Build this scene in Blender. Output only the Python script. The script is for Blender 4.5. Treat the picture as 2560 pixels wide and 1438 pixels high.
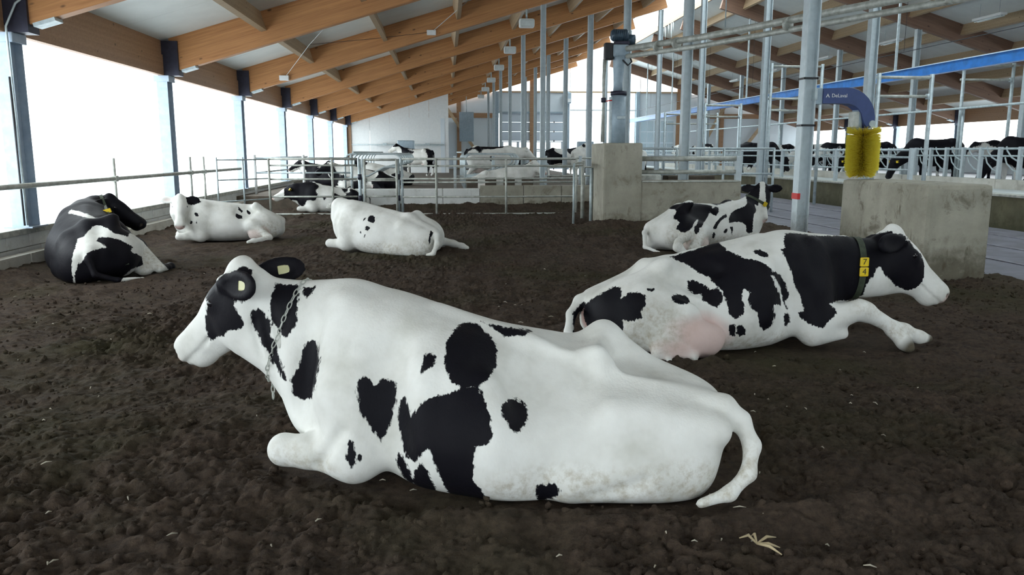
import bpy, bmesh, math, random
import numpy as np
from mathutils import Vector, Matrix, Euler
R = math.radians
scene = bpy.context.scene
COL = scene.collection
for o in list(bpy.data.objects):
    bpy.data.objects.remove(o)

# ---------------------------------------------------------------- camera
cam_d = bpy.data.cameras.new('camera')
cam = bpy.data.objects.new('camera', cam_d)
COL.objects.link(cam)
cam_d.sensor_width = 36.0
cam_d.lens = 36.0 * 1980.0 / 2560.0
cam_d.clip_start, cam_d.clip_end = 0.05, 400
cam.location = (0, 0, 1.6)
cam.rotation_euler = (R(90 - 9.69), 0, R(-4.70))
scene.camera = cam

# ---------------------------------------------------------------- overcast winter sky
world = bpy.data.worlds.new('overcast_sky')
scene.world = world
world.use_nodes = True
bg = world.node_tree.nodes['Background']
bg.inputs[0].default_value = (0.88, 0.965, 1.0, 1)
bg.inputs[1].default_value = 2.6
vs = scene.view_settings
vs.view_transform = 'Standard'
vs.look = 'None'
vs.gamma = 1.0
vs.use_curve_mapping = False
vs.exposure = 1.12
# ---------------------------------------------------------------- materials
MAT = {}
def new_mat(name):
    m = bpy.data.materials.new(name); m.use_nodes = True
    nt = m.node_tree; b = nt.nodes['Principled BSDF']
    return m, nt, b
def N_(nt, t, **kw):
    n = nt.nodes.new(t)
    for k, v in kw.items():
        if k in n.inputs: n.inputs[k].default_value = v
        else: setattr(n, k, v)
    return n
def ramp(nt, fac, stops):
    n = nt.nodes.new('ShaderNodeValToRGB')
    cr = n.color_ramp
    while len(cr.elements) < len(stops): cr.elements.new(.5)
    for e, (p, c) in zip(cr.elements, stops):
        e.position = p; e.color = (*c, 1)
    nt.links.new(fac, n.inputs[0])
    return n.outputs[0]
def mixc(nt, fac, a, b):
    n = nt.nodes.new('ShaderNodeMix'); n.data_type = 'RGBA'
    for i, v in ((0, fac), (6, a), (7, b)):
        if hasattr(v, 'type') and hasattr(v, 'links'): nt.links.new(v, n.inputs[i])
        elif i == 0: n.inputs[0].default_value = v
        else: n.inputs[i].default_value = (*v, 1)
    return n.outputs[2]
def math_(nt, op, a, b=None, clamp=False):
    n = nt.nodes.new('ShaderNodeMath'); n.operation = op; n.use_clamp = clamp
    for i, v in ((0, a), (1, b)):
        if v is None: continue
        if hasattr(v, 'links'): nt.links.new(v, n.inputs[i])
        else: n.inputs[i].default_value = v
    return n.outputs[0]
def noise_(nt, scale, detail=4, rough=.55, vec=None, dist=0.0):
    n = N_(nt, 'ShaderNodeTexNoise', Scale=scale, Detail=detail, Roughness=rough, Distortion=dist)
    if vec is not None: nt.links.new(vec, n.inputs['Vector'])
    return n.outputs[0]
def maprange(nt, v, a, b, c=0.0, d=1.0):
    n = nt.nodes.new('ShaderNodeMapRange'); n.clamp = True
    nt.links.new(v, n.inputs[0])
    for i, x in enumerate((a, b, c, d)): n.inputs[i + 1].default_value = x
    return n.outputs[0]
def bump(nt, h, strength, dist, bsdf):
    n = N_(nt, 'ShaderNodeBump', Strength=strength, Distance=dist)
    nt.links.new(h, n.inputs['Height']); nt.links.new(n.outputs[0], bsdf.inputs['Normal'])
def objco(nt):
    return nt.nodes.new('ShaderNodeTexCoord').outputs['Object']
def stretch(nt, vec, sx, sy, sz):
    n = nt.nodes.new('ShaderNodeMapping'); n.inputs['Scale'].default_value = (sx, sy, sz)
    nt.links.new(vec, n.inputs[0]); return n.outputs[0]
def attr(nt, name):
    n = nt.nodes.new('ShaderNodeAttribute'); n.attribute_name = name
    return n.outputs['Fac']

def hide_material():
    m, nt, b = new_mat('holstein_hide')
    co = objco(nt)
    # hairs break up the edge between black and white
    n1 = noise_(nt, 60, 3, .6, stretch(nt, co, 1.0, 1.0, .45)); n2 = noise_(nt, 14, 3, .5, co)
    sd = math_(nt, 'ADD', attr(nt, 'black'), math_(nt, 'MULTIPLY', math_(nt, 'SUBTRACT', n1, .5), .040))
    sd = math_(nt, 'ADD', sd, math_(nt, 'MULTIPLY', math_(nt, 'SUBTRACT', n2, .5), .030))
    fac = maprange(nt, sd, -.003, .003)
    big = noise_(nt, 3.0, 4, .6, co)
    white = ramp(nt, big, [(.30, (.60, .595, .545)), (.48, (.745, .74, .70)), (.66, (.82, .82, .785))])
    black = ramp(nt, big, [(.3, (.003, .003, .006)), (.7, (.007, .006, .009))])
    dn = math_(nt, 'MULTIPLY', attr(nt, 'dirt'), maprange(nt, noise_(nt, 22, 5, .7, co), .44, .70), True)
    col = mixc(nt, attr(nt, 'pink'), white, (.62, .37, .33))
    col = mixc(nt, math_(nt, 'MULTIPLY', dn, .6), col, (.30, .235, .125))
    col = mixc(nt, fac, col, black)
    col = mixc(nt, attr(nt, 'hoof'), col, (.10, .085, .06))
    nt.links.new(col, b.inputs['Base Color'])
    b.inputs['Roughness'].default_value = .62
    b.inputs['Specular IOR Level'].default_value = .14
    h = math_(nt, 'ADD', math_(nt, 'MULTIPLY', noise_(nt, 180, 2, .6, stretch(nt, co, .5, .5, .25)), .35), noise_(nt, 9, 3, .5, co))
    bump(nt, h, .42, .012, b)
    return m
MAT['hide'] = hide_material()
def plain(name, col, rough=.6, metal=0.0, var=.0, scale=8.0, bmp=0.0, spec=.5, col2=None, thr=(.4, .6)):
    m, nt, b = new_mat(name)
    b.inputs['Roughness'].default_value = rough; b.inputs['Metallic'].default_value = metal
    b.inputs['Specular IOR Level'].default_value = spec
    co = objco(nt); n = noise_(nt, scale, 5, .6, co)
    c2 = col2 if col2 is not None else tuple(c * (1 - var) for c in col)
    nt.links.new(ramp(nt, n, [(thr[0], c2), (thr[1], col)]), b.inputs['Base Color'])
    if bmp: bump(nt, noise_(nt, scale * 6, 5, .6, co), bmp, .01, b)
    MAT[name] = m
    return m
plain('eye', (.012, .01, .012), .08, var=.3)
def wood_material(name, light, dark, knot):
    m, nt, b = new_mat(name)
    co = objco(nt)
    g = noise_(nt, 3.0, 6, .65, stretch(nt, co, .35, 6, 9), .4)
    lam = noise_(nt, 1.0, 2, .5, stretch(nt, co, .12, 0.1, 22))
    f = math_(nt, 'ADD', math_(nt, 'MULTIPLY', g, .6), math_(nt, 'MULTIPLY', lam, .4))
    col = ramp(nt, f, [(.34, dark), (.6, light)])
    v = N_(nt, 'ShaderNodeTexVoronoi', Scale=1.0); v.feature = 'F1'
    nt.links.new(stretch(nt, co, 2.1, 3.0, 4.6), v.inputs['Vector'])
    kn = maprange(nt, v.outputs['Distance'], .07, .125, 1.0, 0.0)
    col = mixc(nt, math_(nt, 'MULTIPLY', kn, .85), col, knot)
    nt.links.new(col, b.inputs['Base Color'])
    b.inputs['Roughness'].default_value = .55
    bump(nt, g, .15, .004, b)
    MAT[name] = m
wood_material('glulam', (.55, .262, .098), (.37, .155, .052), (.085, .036, .015))
wood_material('shaded_glulam', (.27, .16, .108), (.185, .105, .07), (.06, .032, .02))  # same glulam for the right rafters, their dimmer light put into the colour
wood_material('eave_wood', (.40, .235, .13), (.28, .15, .078), (.09, .045, .02))
wood_material('purlin_wood', (.50, .37, .235), (.36, .25, .145), (.12, .06, .03))
plain('roof_panel', (.80, .84, .82), .5, var=.06, scale=1.5)
plain('steel_dark', (.035, .035, .06), .5, .3, var=.3)

def steel_material(name, a, b_, rough, metal, dirt=.0, dirtcol=(.10, .075, .05), ztop=0.6):
    m, nt, b = new_mat(name)
    co = objco(nt)
    n = noise_(nt, 9, 5, .6, co)
    col = ramp(nt, n, [(.35, a), (.65, b_)])
    if dirt:
        geo = nt.nodes.new('ShaderNodeNewGeometry')
        sp = nt.nodes.new('ShaderNodeSeparateXYZ'); nt.links.new(geo.outputs['Position'], sp.inputs[0])
        zz = math_(nt, 'ADD', sp.outputs[2], math_(nt, 'MULTIPLY', math_(nt, 'SUBTRACT', noise_(nt, 7, 5, .7, co), .5), 1.0))
        col = mixc(nt, math_(nt, 'MULTIPLY', maprange(nt, zz, ztop, ztop - .5), dirt), col, dirtcol)
    nt.links.new(col, b.inputs['Base Color'])
    b.inputs['Roughness'].default_value = rough; b.inputs['Metallic'].default_value = metal
    bump(nt, noise_(nt, 40, 4, .6, co), .08, .004, b)
    MAT[name] = m
steel_material('galv', (.40, .47, .50), (.58, .66, .68), .5, .35)
steel_material('galv_post', (.50, .57, .60), (.58, .65, .68), .5, .3, .75, ztop=.75)
steel_material('galv_dirty', (.34, .35, .31), (.55, .57, .53), .55, .25)
steel_material('column_paint', (.36, .45, .56), (.44, .53, .63), .5, .1)
steel_material('machine_grey', (.30, .39, .46), (.38, .47, .54), .45, .15)
plain('motor_blue', (.05, .09, .13), .4, .2, var=.3)
plain('black_plastic', (.015, .016, .02), .45, var=.3)
plain('rail_blue', (.02, .20, .62), .35, var=.25, scale=4)
plain('rail_light', (.62, .76, .90), .35, var=.1)
plain('brush_cover', (.055, .085, .23), .45, var=.15, scale=4)
plain('white_paint', (.78, .80, .80), .5, var=.05)
plain('lamp_white', (.80, .82, .82), .4, var=.05)
plain('yellow_tag', (.85, .62, .02), .4, var=.08)
plain('pale_tag', (.62, .60, .34), .4, var=.1)
plain('collar_strap', (.045, .06, .035), .7, var=.4, scale=30)
plain('cord', (.55, .57, .56), .6, var=.1)
plain('dark_cord', (.03, .03, .035), .6, var=.2)
plain('red_tape', (.62, .03, .03), .5, var=.1)
plain('ink', (.02, .018, .012), .6)
plain('straw', (.50, .40, .24), .7, var=.3)

def concrete(name, a, c, dirtcol, amount, ztop):
    m, nt, b = new_mat(name)
    co = objco(nt)
    big = noise_(nt, 1.6, 6, .62, co); fine = noise_(nt, 38, 5, .7, co)
    col = ramp(nt, big, [(.32, a), (.66, c)])
    streak = maprange(nt, noise_(nt, 5.5, 5, .68, stretch(nt, co, 1, 1, .3)), .60, .72)
    col = mixc(nt, math_(nt, 'MULTIPLY', streak, amount), col, dirtcol)
    blot = maprange(nt, noise_(nt, 2.7, 7, .72, co, .6), .55, .66)
    col = mixc(nt, math_(nt, 'MULTIPLY', blot, amount * .75), col, dirtcol)
    geo = nt.nodes.new('ShaderNodeNewGeometry')
    sp = nt.nodes.new('ShaderNodeSeparateXYZ'); nt.links.new(geo.outputs['Position'], sp.inputs[0])
    zz = math_(nt, 'ADD', sp.outputs[2], math_(nt, 'MULTIPLY', math_(nt, 'SUBTRACT', noise_(nt, 6, 5, .7, co), .5), .9))
    col = mixc(nt, math_(nt, 'MULTIPLY', maprange(nt, zz, ztop, ztop - .35), .75), col, dirtcol)
    pit = maprange(nt, fine, .62, .70)
    col = mixc(nt, math_(nt, 'MULTIPLY', pit, .55), col, tuple(.45 * v for v in dirtcol))
    nt.links.new(col, b.inputs['Base Color'])
    b.inputs['Roughness'].default_value = .85
    bump(nt, math_(nt, 'ADD', fine, math_(nt, 'MULTIPLY', big, 2.0)), .45, .012, b)
    MAT[name] = m
concrete('concrete', (.27, .255, .205), (.42, .40, .33), (.11, .088, .055), .65, .30)
concrete('concrete_worn', (.27, .255, .205), (.44, .42, .345), (.085, .07, .042), .85, .52)
concrete('white_block', (.68, .70, .68), (.80, .81, .79), (.26, .22, .16), .3, .12)
concrete('kerb', (.50, .48, .42), (.68, .66, .60), (.14, .11, .07), .4, .05)
concrete('moss_kerb', (.09, .085, .05), (.16, .145, .085), (.05, .05, .02), .5, .35)
plain('kerb_top', (.52, .53, .48), .8, var=.35, scale=7, bmp=.3)
plain('alley_joint', (.30, .30, .34), .5, var=.4)
plain('alley', (.23, .23, .275), .34, col2=(.12, .115, .125), scale=2.5, bmp=.35, thr=(.3, .62))
plain('lane', (.72, .76, .75), .45, var=.2, scale=1.2)
plain('snow', (.86, .88, .90), .7, var=.03, scale=.2)
plain('wall_panel', (.70, .77, .82), .5, var=.05, scale=.7)
plain('door_panel', (.62, .70, .78), .5, var=.05, scale=.7)
plain('grey_bed', (.12, .095, .07), .9, var=.4, scale=3, bmp=.5)

def sheet(name, tint, amt):
    """milky plastic sheeting that lets the daylight through"""
    m, nt, b = new_mat(name)
    out = nt.nodes['Material Output']
    tr = N_(nt, 'ShaderNodeBsdfTranslucent'); tr.inputs[0].default_value = (*tint, 1)
    tp = N_(nt, 'ShaderNodeBsdfTransparent'); tp.inputs[0].default_value = (*tint, 1)
    mx = nt.nodes.new('ShaderNodeMixShader'); mx.inputs[0].default_value = amt
    nt.links.new(tr.outputs[0], mx.inputs[1]); nt.links.new(tp.outputs[0], mx.inputs[2])
    nt.links.new(mx.outputs[0], out.inputs[0])
    MAT[name] = m
sheet('milky_sheet', (.93, .96, .97), .55)
sheet('clear_pane', (.97, .985, .99), .95)

def soil_material(name, a, c, green):
    m, nt, b = new_mat(name)
    co = objco(nt)
    n1 = noise_(nt, 24, 8, .72, co); n2 = noise_(nt, .55, 4, .6, co); n3 = noise_(nt, 130, 4, .7, co); n4 = noise_(nt, 5, 5, .6, co)
    col = ramp(nt, math_(nt, 'ADD', math_(nt, 'MULTIPLY', n1, .65), math_(nt, 'MULTIPLY', n4, .35)), [(.33, a), (.66, c)])
    col = mixc(nt, maprange(nt, n2, .48, .72, 0, .75), col, green)
    sp = maprange(nt, n3, .69, .76, 0, .5)
    col = mixc(nt, sp, col, (.20, .155, .10))
    nt.links.new(col, b.inputs['Base Color'])
    b.inputs['Roughness'].default_value = .95; b.inputs['Specular IOR Level'].default_value = .15
    h = math_(nt, 'ADD', math_(nt, 'MULTIPLY', n1, 1.0), math_(nt, 'MULTIPLY', n3, .5))
    bump(nt, h, .9, .02, b)
    MAT[name] = m
soil_material('bedding', (.023, .0165, .0125), (.108, .077, .056), (.046, .045, .019))

# ---------------------------------------------------------------- mesh helpers
class MB:
    """collects boxes, bars and tubes; build() links them as one mesh object"""
    def __init__(s): s.v, s.f, s.sm = [], [], []
    def add(s, V, Fc, smooth=False):
        o = len(s.v); s.v += [tuple(p) for p in V]; s.f += [tuple(i + o for i in f) for f in Fc]; s.sm += [smooth] * len(Fc)
        return s
    def box(s, lo, hi, M=None, t=None):
        x0, y0, z0 = lo; x1, y1, z1 = hi
        V = [(x0, y0, z0), (x1, y0, z0), (x1, y1, z0), (x0, y1, z0), (x0, y0, z1), (x1, y0, z1), (x1, y1, z1), (x0, y1, z1)]
        if M is not None: V = [tuple(M @ Vector(p)) for p in V]
        return s.add(V, [(0, 3, 2, 1), (4, 5, 6, 7), (0, 1, 5, 4), (1, 2, 6, 5), (2, 3, 7, 6), (3, 0, 4, 7)])
    def bbox(s, lo, hi, c=.01):
        """bevelled box"""
        bm = bmesh.new(); bmesh.ops.create_cube(bm, size=1)
        for v in bm.verts: v.co = Vector([(lo[i] + hi[i]) / 2 + v.co[i] * (hi[i] - lo[i]) for i in range(3)])
        bmesh.ops.bevel(bm, geom=list(bm.edges), offset=c, segments=2, affect='EDGES', profile=.6)
        bm.verts.index_update(); V = [tuple(v.co) for v in bm.verts]; Fc = [tuple(v.index for v in f.verts) for f in bm.faces]; bm.free()
        return s.add(V, Fc)
    def prism(s, poly, lo, hi, axis=1):
        """2-D outline extruded along an axis (1: outline is x,z; 0: y,z; 2: x,y)"""
        n = len(poly)
        def P(a, b, t): return (a, t, b) if axis == 1 else ((t, a, b) if axis == 0 else (a, b, t))
        V = [P(a, b, lo) for a, b in poly] + [P(a, b, hi) for a, b in poly]
        Fc = [tuple(range(n)), tuple(range(2 * n - 1, n - 1, -1))] + [(i, i + n, (i + 1) % n + n, (i + 1) % n) for i in range(n)]
        return s.add(V, Fc)
    def tube(s, pts, r, seg=8, caps=True):
        pts = [Vector(p) for p in pts]; n = len(pts); rr = r if isinstance(r, (list, tuple)) else [r] * n
        t0 = (pts[1] - pts[0]).normalized(); up = Vector((0, 0, 1)) if abs(t0.z) < .9 else Vector((0, 1, 0))
        a = t0.cross(up).normalized(); V = []
        for i, p in enumerate(pts):
            t = (pts[min(i + 1, n - 1)] - pts[max(i - 1, 0)]).normalized()
            a = (a - t * a.dot(t)).normalized(); b = t.cross(a)
            V += [tuple(p + rr[i] * (math.cos(2 * math.pi * k / seg) * a + math.sin(2 * math.pi * k / seg) * b)) for k in range(seg)]
        Fc = [(i * seg + k, i * seg + (k + 1) % seg, (i + 1) * seg + (k + 1) % seg, (i + 1) * seg + k) for i in range(n - 1) for k in range(seg)]
        s.add(V, Fc, True)
        if caps:
            o = len(s.v) - len(V)
            s.f += [tuple(o + k for k in range(seg - 1, -1, -1)), tuple(o + (n - 1) * seg + k for k in range(seg))]; s.sm += [False, False]
        return s
    def ball(s, c, r, seg=10, rings=6):
        V = [(c[0] + r * math.sin(math.pi * i / rings) * math.cos(2 * math.pi * k / seg), c[1] + r * math.sin(math.pi * i / rings) * math.sin(2 * math.pi * k / seg), c[2] + r * math.cos(math.pi * i / rings)) for i in range(rings + 1) for k in range(seg)]
        return s.add(V, [(i * seg + k, (i + 1) * seg + k, (i + 1) * seg + (k + 1) % seg, i * seg + (k + 1) % seg) for i in range(rings) for k in range(seg)], True)
    def mesh(s, name, mat):
        me = bpy.data.meshes.new(name); me.from_pydata(s.v, [], s.f); me.update()
        me.polygons.foreach_set('use_smooth', s.sm)
        me.materials.append(MAT[mat]); me.validate()
        return me
    def build(s, name, mat, parent=None):
        o = bpy.data.objects.new(name, s.mesh(name, mat)); COL.objects.link(o); o.parent = parent
        return o
def inst(name, me, parent=None, loc=(0, 0, 0), rot=(0, 0, 0), scale=(1, 1, 1)):
    o = bpy.data.objects.new(name, me); COL.objects.link(o); o.parent = parent
    o.location = loc; o.rotation_euler = rot; o.scale = scale
    return o
def empty(name, loc=(0, 0, 0), rz=0.0):
    o = bpy.data.objects.new(name, None); COL.objects.link(o); o.location = loc; o.rotation_euler = (0, 0, rz); o.empty_display_size = .2
    return o
def tag(o, label, cat, group=None):
    o['label'] = label; o['category'] = cat
    if group: o['group'] = group
    return o
def struct(o): o['kind'] = 'structure'; return o
def arc(c, r, a0, a1, n, plane='xz'):
    out = []
    for i in range(n + 1):
        a = R(a0 + (a1 - a0) * i / n); u, v = r * math.cos(a), r * math.sin(a)
        out.append((c[0] + u, c[1], c[2] + v) if plane == 'xz' else ((c[0], c[1] + u, c[2] + v) if plane == 'yz' else (c[0] + u, c[1] + v, c[2])))
    return out

# ================================================================ cows: a distance field per animal, meshed as one skin
def _nrm(v):
    v = np.asarray(v, float)
    return v / max(np.linalg.norm(v), 1e-9)

def frame_from(x, up):
    x = _nrm(x); up = np.asarray(up, float)
    z = _nrm(up - x * (up @ x)); y = np.cross(z, x)
    return np.stack([x, y, z])            # rows: local axes in cow space

class Field:
    """signed distance on a grid, combined by smooth union / subtraction"""
    def __init__(s, lo, hi, vox):
        s.lo = np.array(lo, np.float32); s.v = vox
        s.n = (np.ceil((np.array(hi) - s.lo) / vox)).astype(int) + 1
        s.ax = [s.lo[i] + vox * np.arange(s.n[i], dtype=np.float32) for i in range(3)]
        s.F = np.full(s.n, 9.0, np.float32)
    def _box(s, lo, hi, pad):
        sl = []
        for i in range(3):
            a = int(max(0, math.floor((lo[i] - pad - s.lo[i]) / s.v)))
            b = int(min(s.n[i], math.ceil((hi[i] + pad - s.lo[i]) / s.v) + 1))
            if b <= a: return None, None
            sl.append(slice(a, b))
        P = np.stack(np.meshgrid(*[s.ax[i][sl[i]] for i in range(3)], indexing='ij'), -1)
        return tuple(sl), P
    def _mix(s, sl, d, k, sub=False):
        a = s.F[sl]
        if sub:
            d = -d
            h = np.maximum(k - np.abs(a - d), 0) / k
            s.F[sl] = np.maximum(a, d) + h * h * k * .25
        else:
            h = np.maximum(k - np.abs(a - d), 0) / k
            s.F[sl] = np.minimum(a, d) - h * h * k * .25
    def cone(s, a, b, ra, rb, k=.04, flat=None, sub=False):
        a = np.asarray(a, float); b = np.asarray(b, float); m = max(ra, rb)
        sl, P = s._box(np.minimum(a, b) - m, np.maximum(a, b) + m, k + .03)
        if sl is None: return
        ab = b - a
        t = np.clip(((P - a) @ ab) / (ab @ ab + 1e-9), 0, 1)
        q = P - a - t[..., None] * ab
        if flat is not None:
            n = _nrm(flat[0]); c = q @ n
            q = q + (c * (1 / flat[1] - 1))[..., None] * n
        d = np.sqrt((q * q).sum(-1)) - (ra + (rb - ra) * t)
        s._mix(sl, d.astype(np.float32), k, sub)
    def chain(s, pts, rad, k=.03, flat=None):
        for i in range(len(pts) - 1):
            s.cone(pts[i], pts[i + 1], rad[i], rad[i + 1], k, flat)
    def chain_sub(s, pts, r, k):
        for a, b in zip(pts[:-1], pts[1:]): s.cone(a, b, r, r, k, sub=True)
    def ell(s, c, r, k=.05, M=None, sub=False):
        c = np.asarray(c, float); r = np.asarray(r, float)
        m = r.max() if M is not None else r
        sl, P = s._box(c - m, c + m, k + .03)
        if sl is None: return
        q = P - c
        if M is not None: q = q @ np.asarray(M).T
        k0 = np.sqrt(((q / r) ** 2).sum(-1)); k1 = np.sqrt(((q / (r * r)) ** 2).sum(-1)) + 1e-6
        s._mix(sl, (k0 * (k0 - 1) / k1).astype(np.float32), k, sub)
    def loft(s, st, org=(0, 0, 0), M=None, k=.05, egg=0.0, n=2.2, pivot=.25):
        """st rows: x, top, bottom, half width, centre y, roll(deg)"""
        st = np.array([list(r) + [0] * (6 - len(r)) for r in st], float)
        M = np.eye(3) if M is None else np.asarray(M); org = np.asarray(org, float)
        rad = np.abs(st[:, 1:4]).max() + .15
        ends = np.array([org + st[0, 0] * M[0], org + st[-1, 0] * M[0]])
        sl, P = s._box(ends.min(0) - rad, ends.max(0) + rad, .05)
        if sl is None: return
        q = (P - org) @ M.T
        x = q[..., 0]
        xs = np.linspace(st[0, 0], st[-1, 0], 240)
        V = [pchip(st[:, 0], st[:, j], xs) for j in range(1, 6)]
        top, bot, w, cy, ro = [np.interp(x, xs, v) for v in V]
        y = q[..., 1] - cy; z = q[..., 2]
        if np.abs(st[:, 5]).max() > 0:
            c, sn = np.cos(np.radians(ro)), np.sin(np.radians(ro))
            zz = z - pivot
            y, z = c * y + sn * zz, pivot - sn * y + c * zz
        cz = (top + bot) / 2; hz = np.maximum((top - bot) / 2, .01)
        u = np.clip((z - cz) / hz, -1.3, 1.3)
        ww = np.maximum(w * (1 - egg * u), .01)
        rho = ((np.abs(y) / ww) ** n + (np.abs(z - cz) / hz) ** n) ** (1 / n)
        d = (rho - 1) * np.minimum(ww, hz)
        over = np.maximum(st[0, 0] - x, 0) + np.maximum(x - st[-1, 0], 0)
        d = np.where(over > 0, np.sqrt(np.maximum(d, 0) ** 2 + over ** 2), d)
        s._mix(sl, d.astype(np.float32), k)
    def flatten(s, z0, k=.03):
        """the ground pushes the soft underside flat"""
        d = (z0 - s.ax[2])[None, None, :] * np.ones_like(s.F)
        h = np.maximum(k - np.abs(s.F - d), 0) / k
        s.F = np.maximum(s.F, d) + h * h * k * .25
    def mesh(s):
        F = s.F; I = F < 0
        n = s.n - 1
        cnt = np.zeros(n, np.int8)
        for dx in (0, 1):
            for dy in (0, 1):
                for dz in (0, 1):
                    cnt += I[dx:dx + n[0], dy:dy + n[1], dz:dz + n[2]]
        act = (cnt > 0) & (cnt < 8)
        idx = np.argwhere(act)
        ids = np.full(n, -1, np.int32); ids[act] = np.arange(len(idx))
        corner = [(0, 0, 0), (1, 0, 0), (0, 1, 0), (1, 1, 0), (0, 0, 1), (1, 0, 1), (0, 1, 1), (1, 1, 1)]
        vals = [F[idx[:, 0] + c[0], idx[:, 1] + c[1], idx[:, 2] + c[2]] for c in corner]
        acc = np.zeros((len(idx), 3), np.float32); num = np.zeros(len(idx), np.float32)
        for a in range(8):
            for b in range(a + 1, 8):
                ca, cb = np.array(corner[a]), np.array(corner[b])
                if np.abs(ca - cb).sum() != 1: continue
                m = (vals[a] < 0) != (vals[b] < 0)
                t = vals[a][m] / (vals[a][m] - vals[b][m])
                acc[m] += ca + t[:, None] * (cb - ca); num[m] += 1
        V = s.lo + s.v * (idx + acc / num[:, None])
        Q = []
        for axis in range(3):
            o1, o2 = (axis + 1) % 3, (axis + 2) % 3
            sa = [slice(None)] * 3; sb = [slice(None)] * 3
            sa[axis] = slice(0, -1); sb[axis] = slice(1, None)
            ch = I[tuple(sa)] != I[tuple(sb)]
            e = np.argwhere(ch)
            e = e[(e[:, o1] > 0) & (e[:, o2] > 0) & (e[:, o1] < n[o1]) & (e[:, o2] < n[o2])]
            def cid(d1, d2):
                f = e.copy(); f[:, o1] += d1; f[:, o2] += d2
                return ids[f[:, 0], f[:, 1], f[:, 2]]
            q = np.stack([cid(-1, -1), cid(0, -1), cid(0, 0), cid(-1, 0)], 1)
            inside = I[e[:, 0], e[:, 1], e[:, 2]]
            q[~inside] = q[~inside][:, ::-1]
            Q.append(q)
        return V.astype(np.float64), np.concatenate(Q)

def pchip(x, y, xs):
    h = np.diff(x); dl = np.diff(y) / h
    m = np.zeros(len(x)); m[0], m[-1] = dl[0], dl[-1]
    for i in range(1, len(x) - 1):
        if dl[i - 1] * dl[i] > 0:
            w1, w2 = 2 * h[i] + h[i - 1], h[i] + 2 * h[i - 1]
            m[i] = (w1 + w2) / (w1 / dl[i - 1] + w2 / dl[i])
    i = np.clip(np.searchsorted(x, xs) - 1, 0, len(h) - 1)
    t = (xs - x[i]) / h[i]
    return ((2 * t**3 - 3 * t**2 + 1) * y[i] + (t**3 - 2 * t**2 + t) * h[i] * m[i]
            + (-2 * t**3 + 3 * t**2) * y[i + 1] + (t**3 - t**2) * h[i] * m[i + 1])

def vnormals(V, Q):
    n = np.cross(V[Q[:, 2]] - V[Q[:, 0]], V[Q[:, 3]] - V[Q[:, 1]])
    N = np.zeros_like(V)
    for j in range(4):
        np.add.at(N, Q[:, j], n)
    return N / (np.linalg.norm(N, axis=1, keepdims=True) + 1e-12)

def poly_sd(p, poly):
    """signed distance to a 2-D polygon, positive inside"""
    d = np.full(len(p), 1e9); ins = np.zeros(len(p), bool)
    for i in range(len(poly)):
        a = poly[i]; b = poly[i - 1]
        e = b - a; w = p - a
        t = np.clip((w @ e) / (e @ e + 1e-12), 0, 1)
        q = w - t[:, None] * e
        d = np.minimum(d, (q * q).sum(1))
        c = ((a[1] <= p[:, 1]) & (b[1] > p[:, 1])) | ((b[1] <= p[:, 1]) & (a[1] > p[:, 1]))
        xx = a[0] + (p[:, 1] - a[1]) * e[0] / (e[1] if abs(e[1]) > 1e-12 else 1e-12)
        ins ^= c & (p[:, 0] < xx)
    d = np.sqrt(d)
    return np.where(ins, d, -d)

def hash3(ix, iy, iz, seed):
    h = (ix.astype(np.int64) * 374761393 + iy.astype(np.int64) * 668265263 + iz.astype(np.int64) * 2147483647 + seed * 974634777) & 0xffffffff
    h = ((h ^ (h >> 13)) * 1274126177) & 0xffffffff
    return ((h ^ (h >> 16)) & 0xffff) / 65535.0

def vnoise(P, seed=0):
    i = np.floor(P).astype(np.int64); f = P - i; f = f * f * (3 - 2 * f)
    r = 0
    for dx in (0, 1):
        for dy in (0, 1):
            for dz in (0, 1):
                w = (f[:, 0] if dx else 1 - f[:, 0]) * (f[:, 1] if dy else 1 - f[:, 1]) * (f[:, 2] if dz else 1 - f[:, 2])
                r = r + w * hash3(i[:, 0] + dx, i[:, 1] + dy, i[:, 2] + dz, seed)
    return r

def fbm(P, seed=0, oct=3):
    r = 0; a = .5; s = 1.0
    for o in range(oct):
        r = r + a * vnoise(P * s, seed + o * 17); a *= .5; s *= 2.03
    return r / (1 - .5 ** oct)

def decals(V, N, base, items):
    """items: ('b'|'w', [3-D points on the skin], depth) -> signed distance to black hair"""
    blk = np.full(len(V), .2 if base == 'b' else -.2)
    for it in items:
        col, pts = it[0], np.array(it[1], float)
        depth = it[2] if len(it) > 2 else .3
        c = pts.mean(0)
        u, s, vt = np.linalg.svd(pts - c)
        nrm = vt[2]
        near = ((V - c) ** 2).sum(1).argmin()
        if len(it) > 3 and it[3] is not None: nrm = _nrm(it[3])
        elif nrm @ N[near] < 0: nrm = -nrm
        ax = _nrm(np.cross(nrm, [.3, .2, .9])); ay = np.cross(nrm, ax)
        rel = V - c
        p2 = np.stack([rel @ ax, rel @ ay], 1); q2 = np.stack([(pts - c) @ ax, (pts - c) @ ay], 1)
        lo, hi = q2.min(0) - .08, q2.max(0) + .08
        m = (np.abs(rel @ nrm) < depth) & (N @ nrm > -.12) & (p2 > lo).all(1) & (p2 < hi).all(1)
        sd = poly_sd(p2[m], q2)
        if col == 'b': blk[m] = np.maximum(blk[m], sd)
        else: blk[m] = np.minimum(blk[m], -sd)
    return blk
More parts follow.
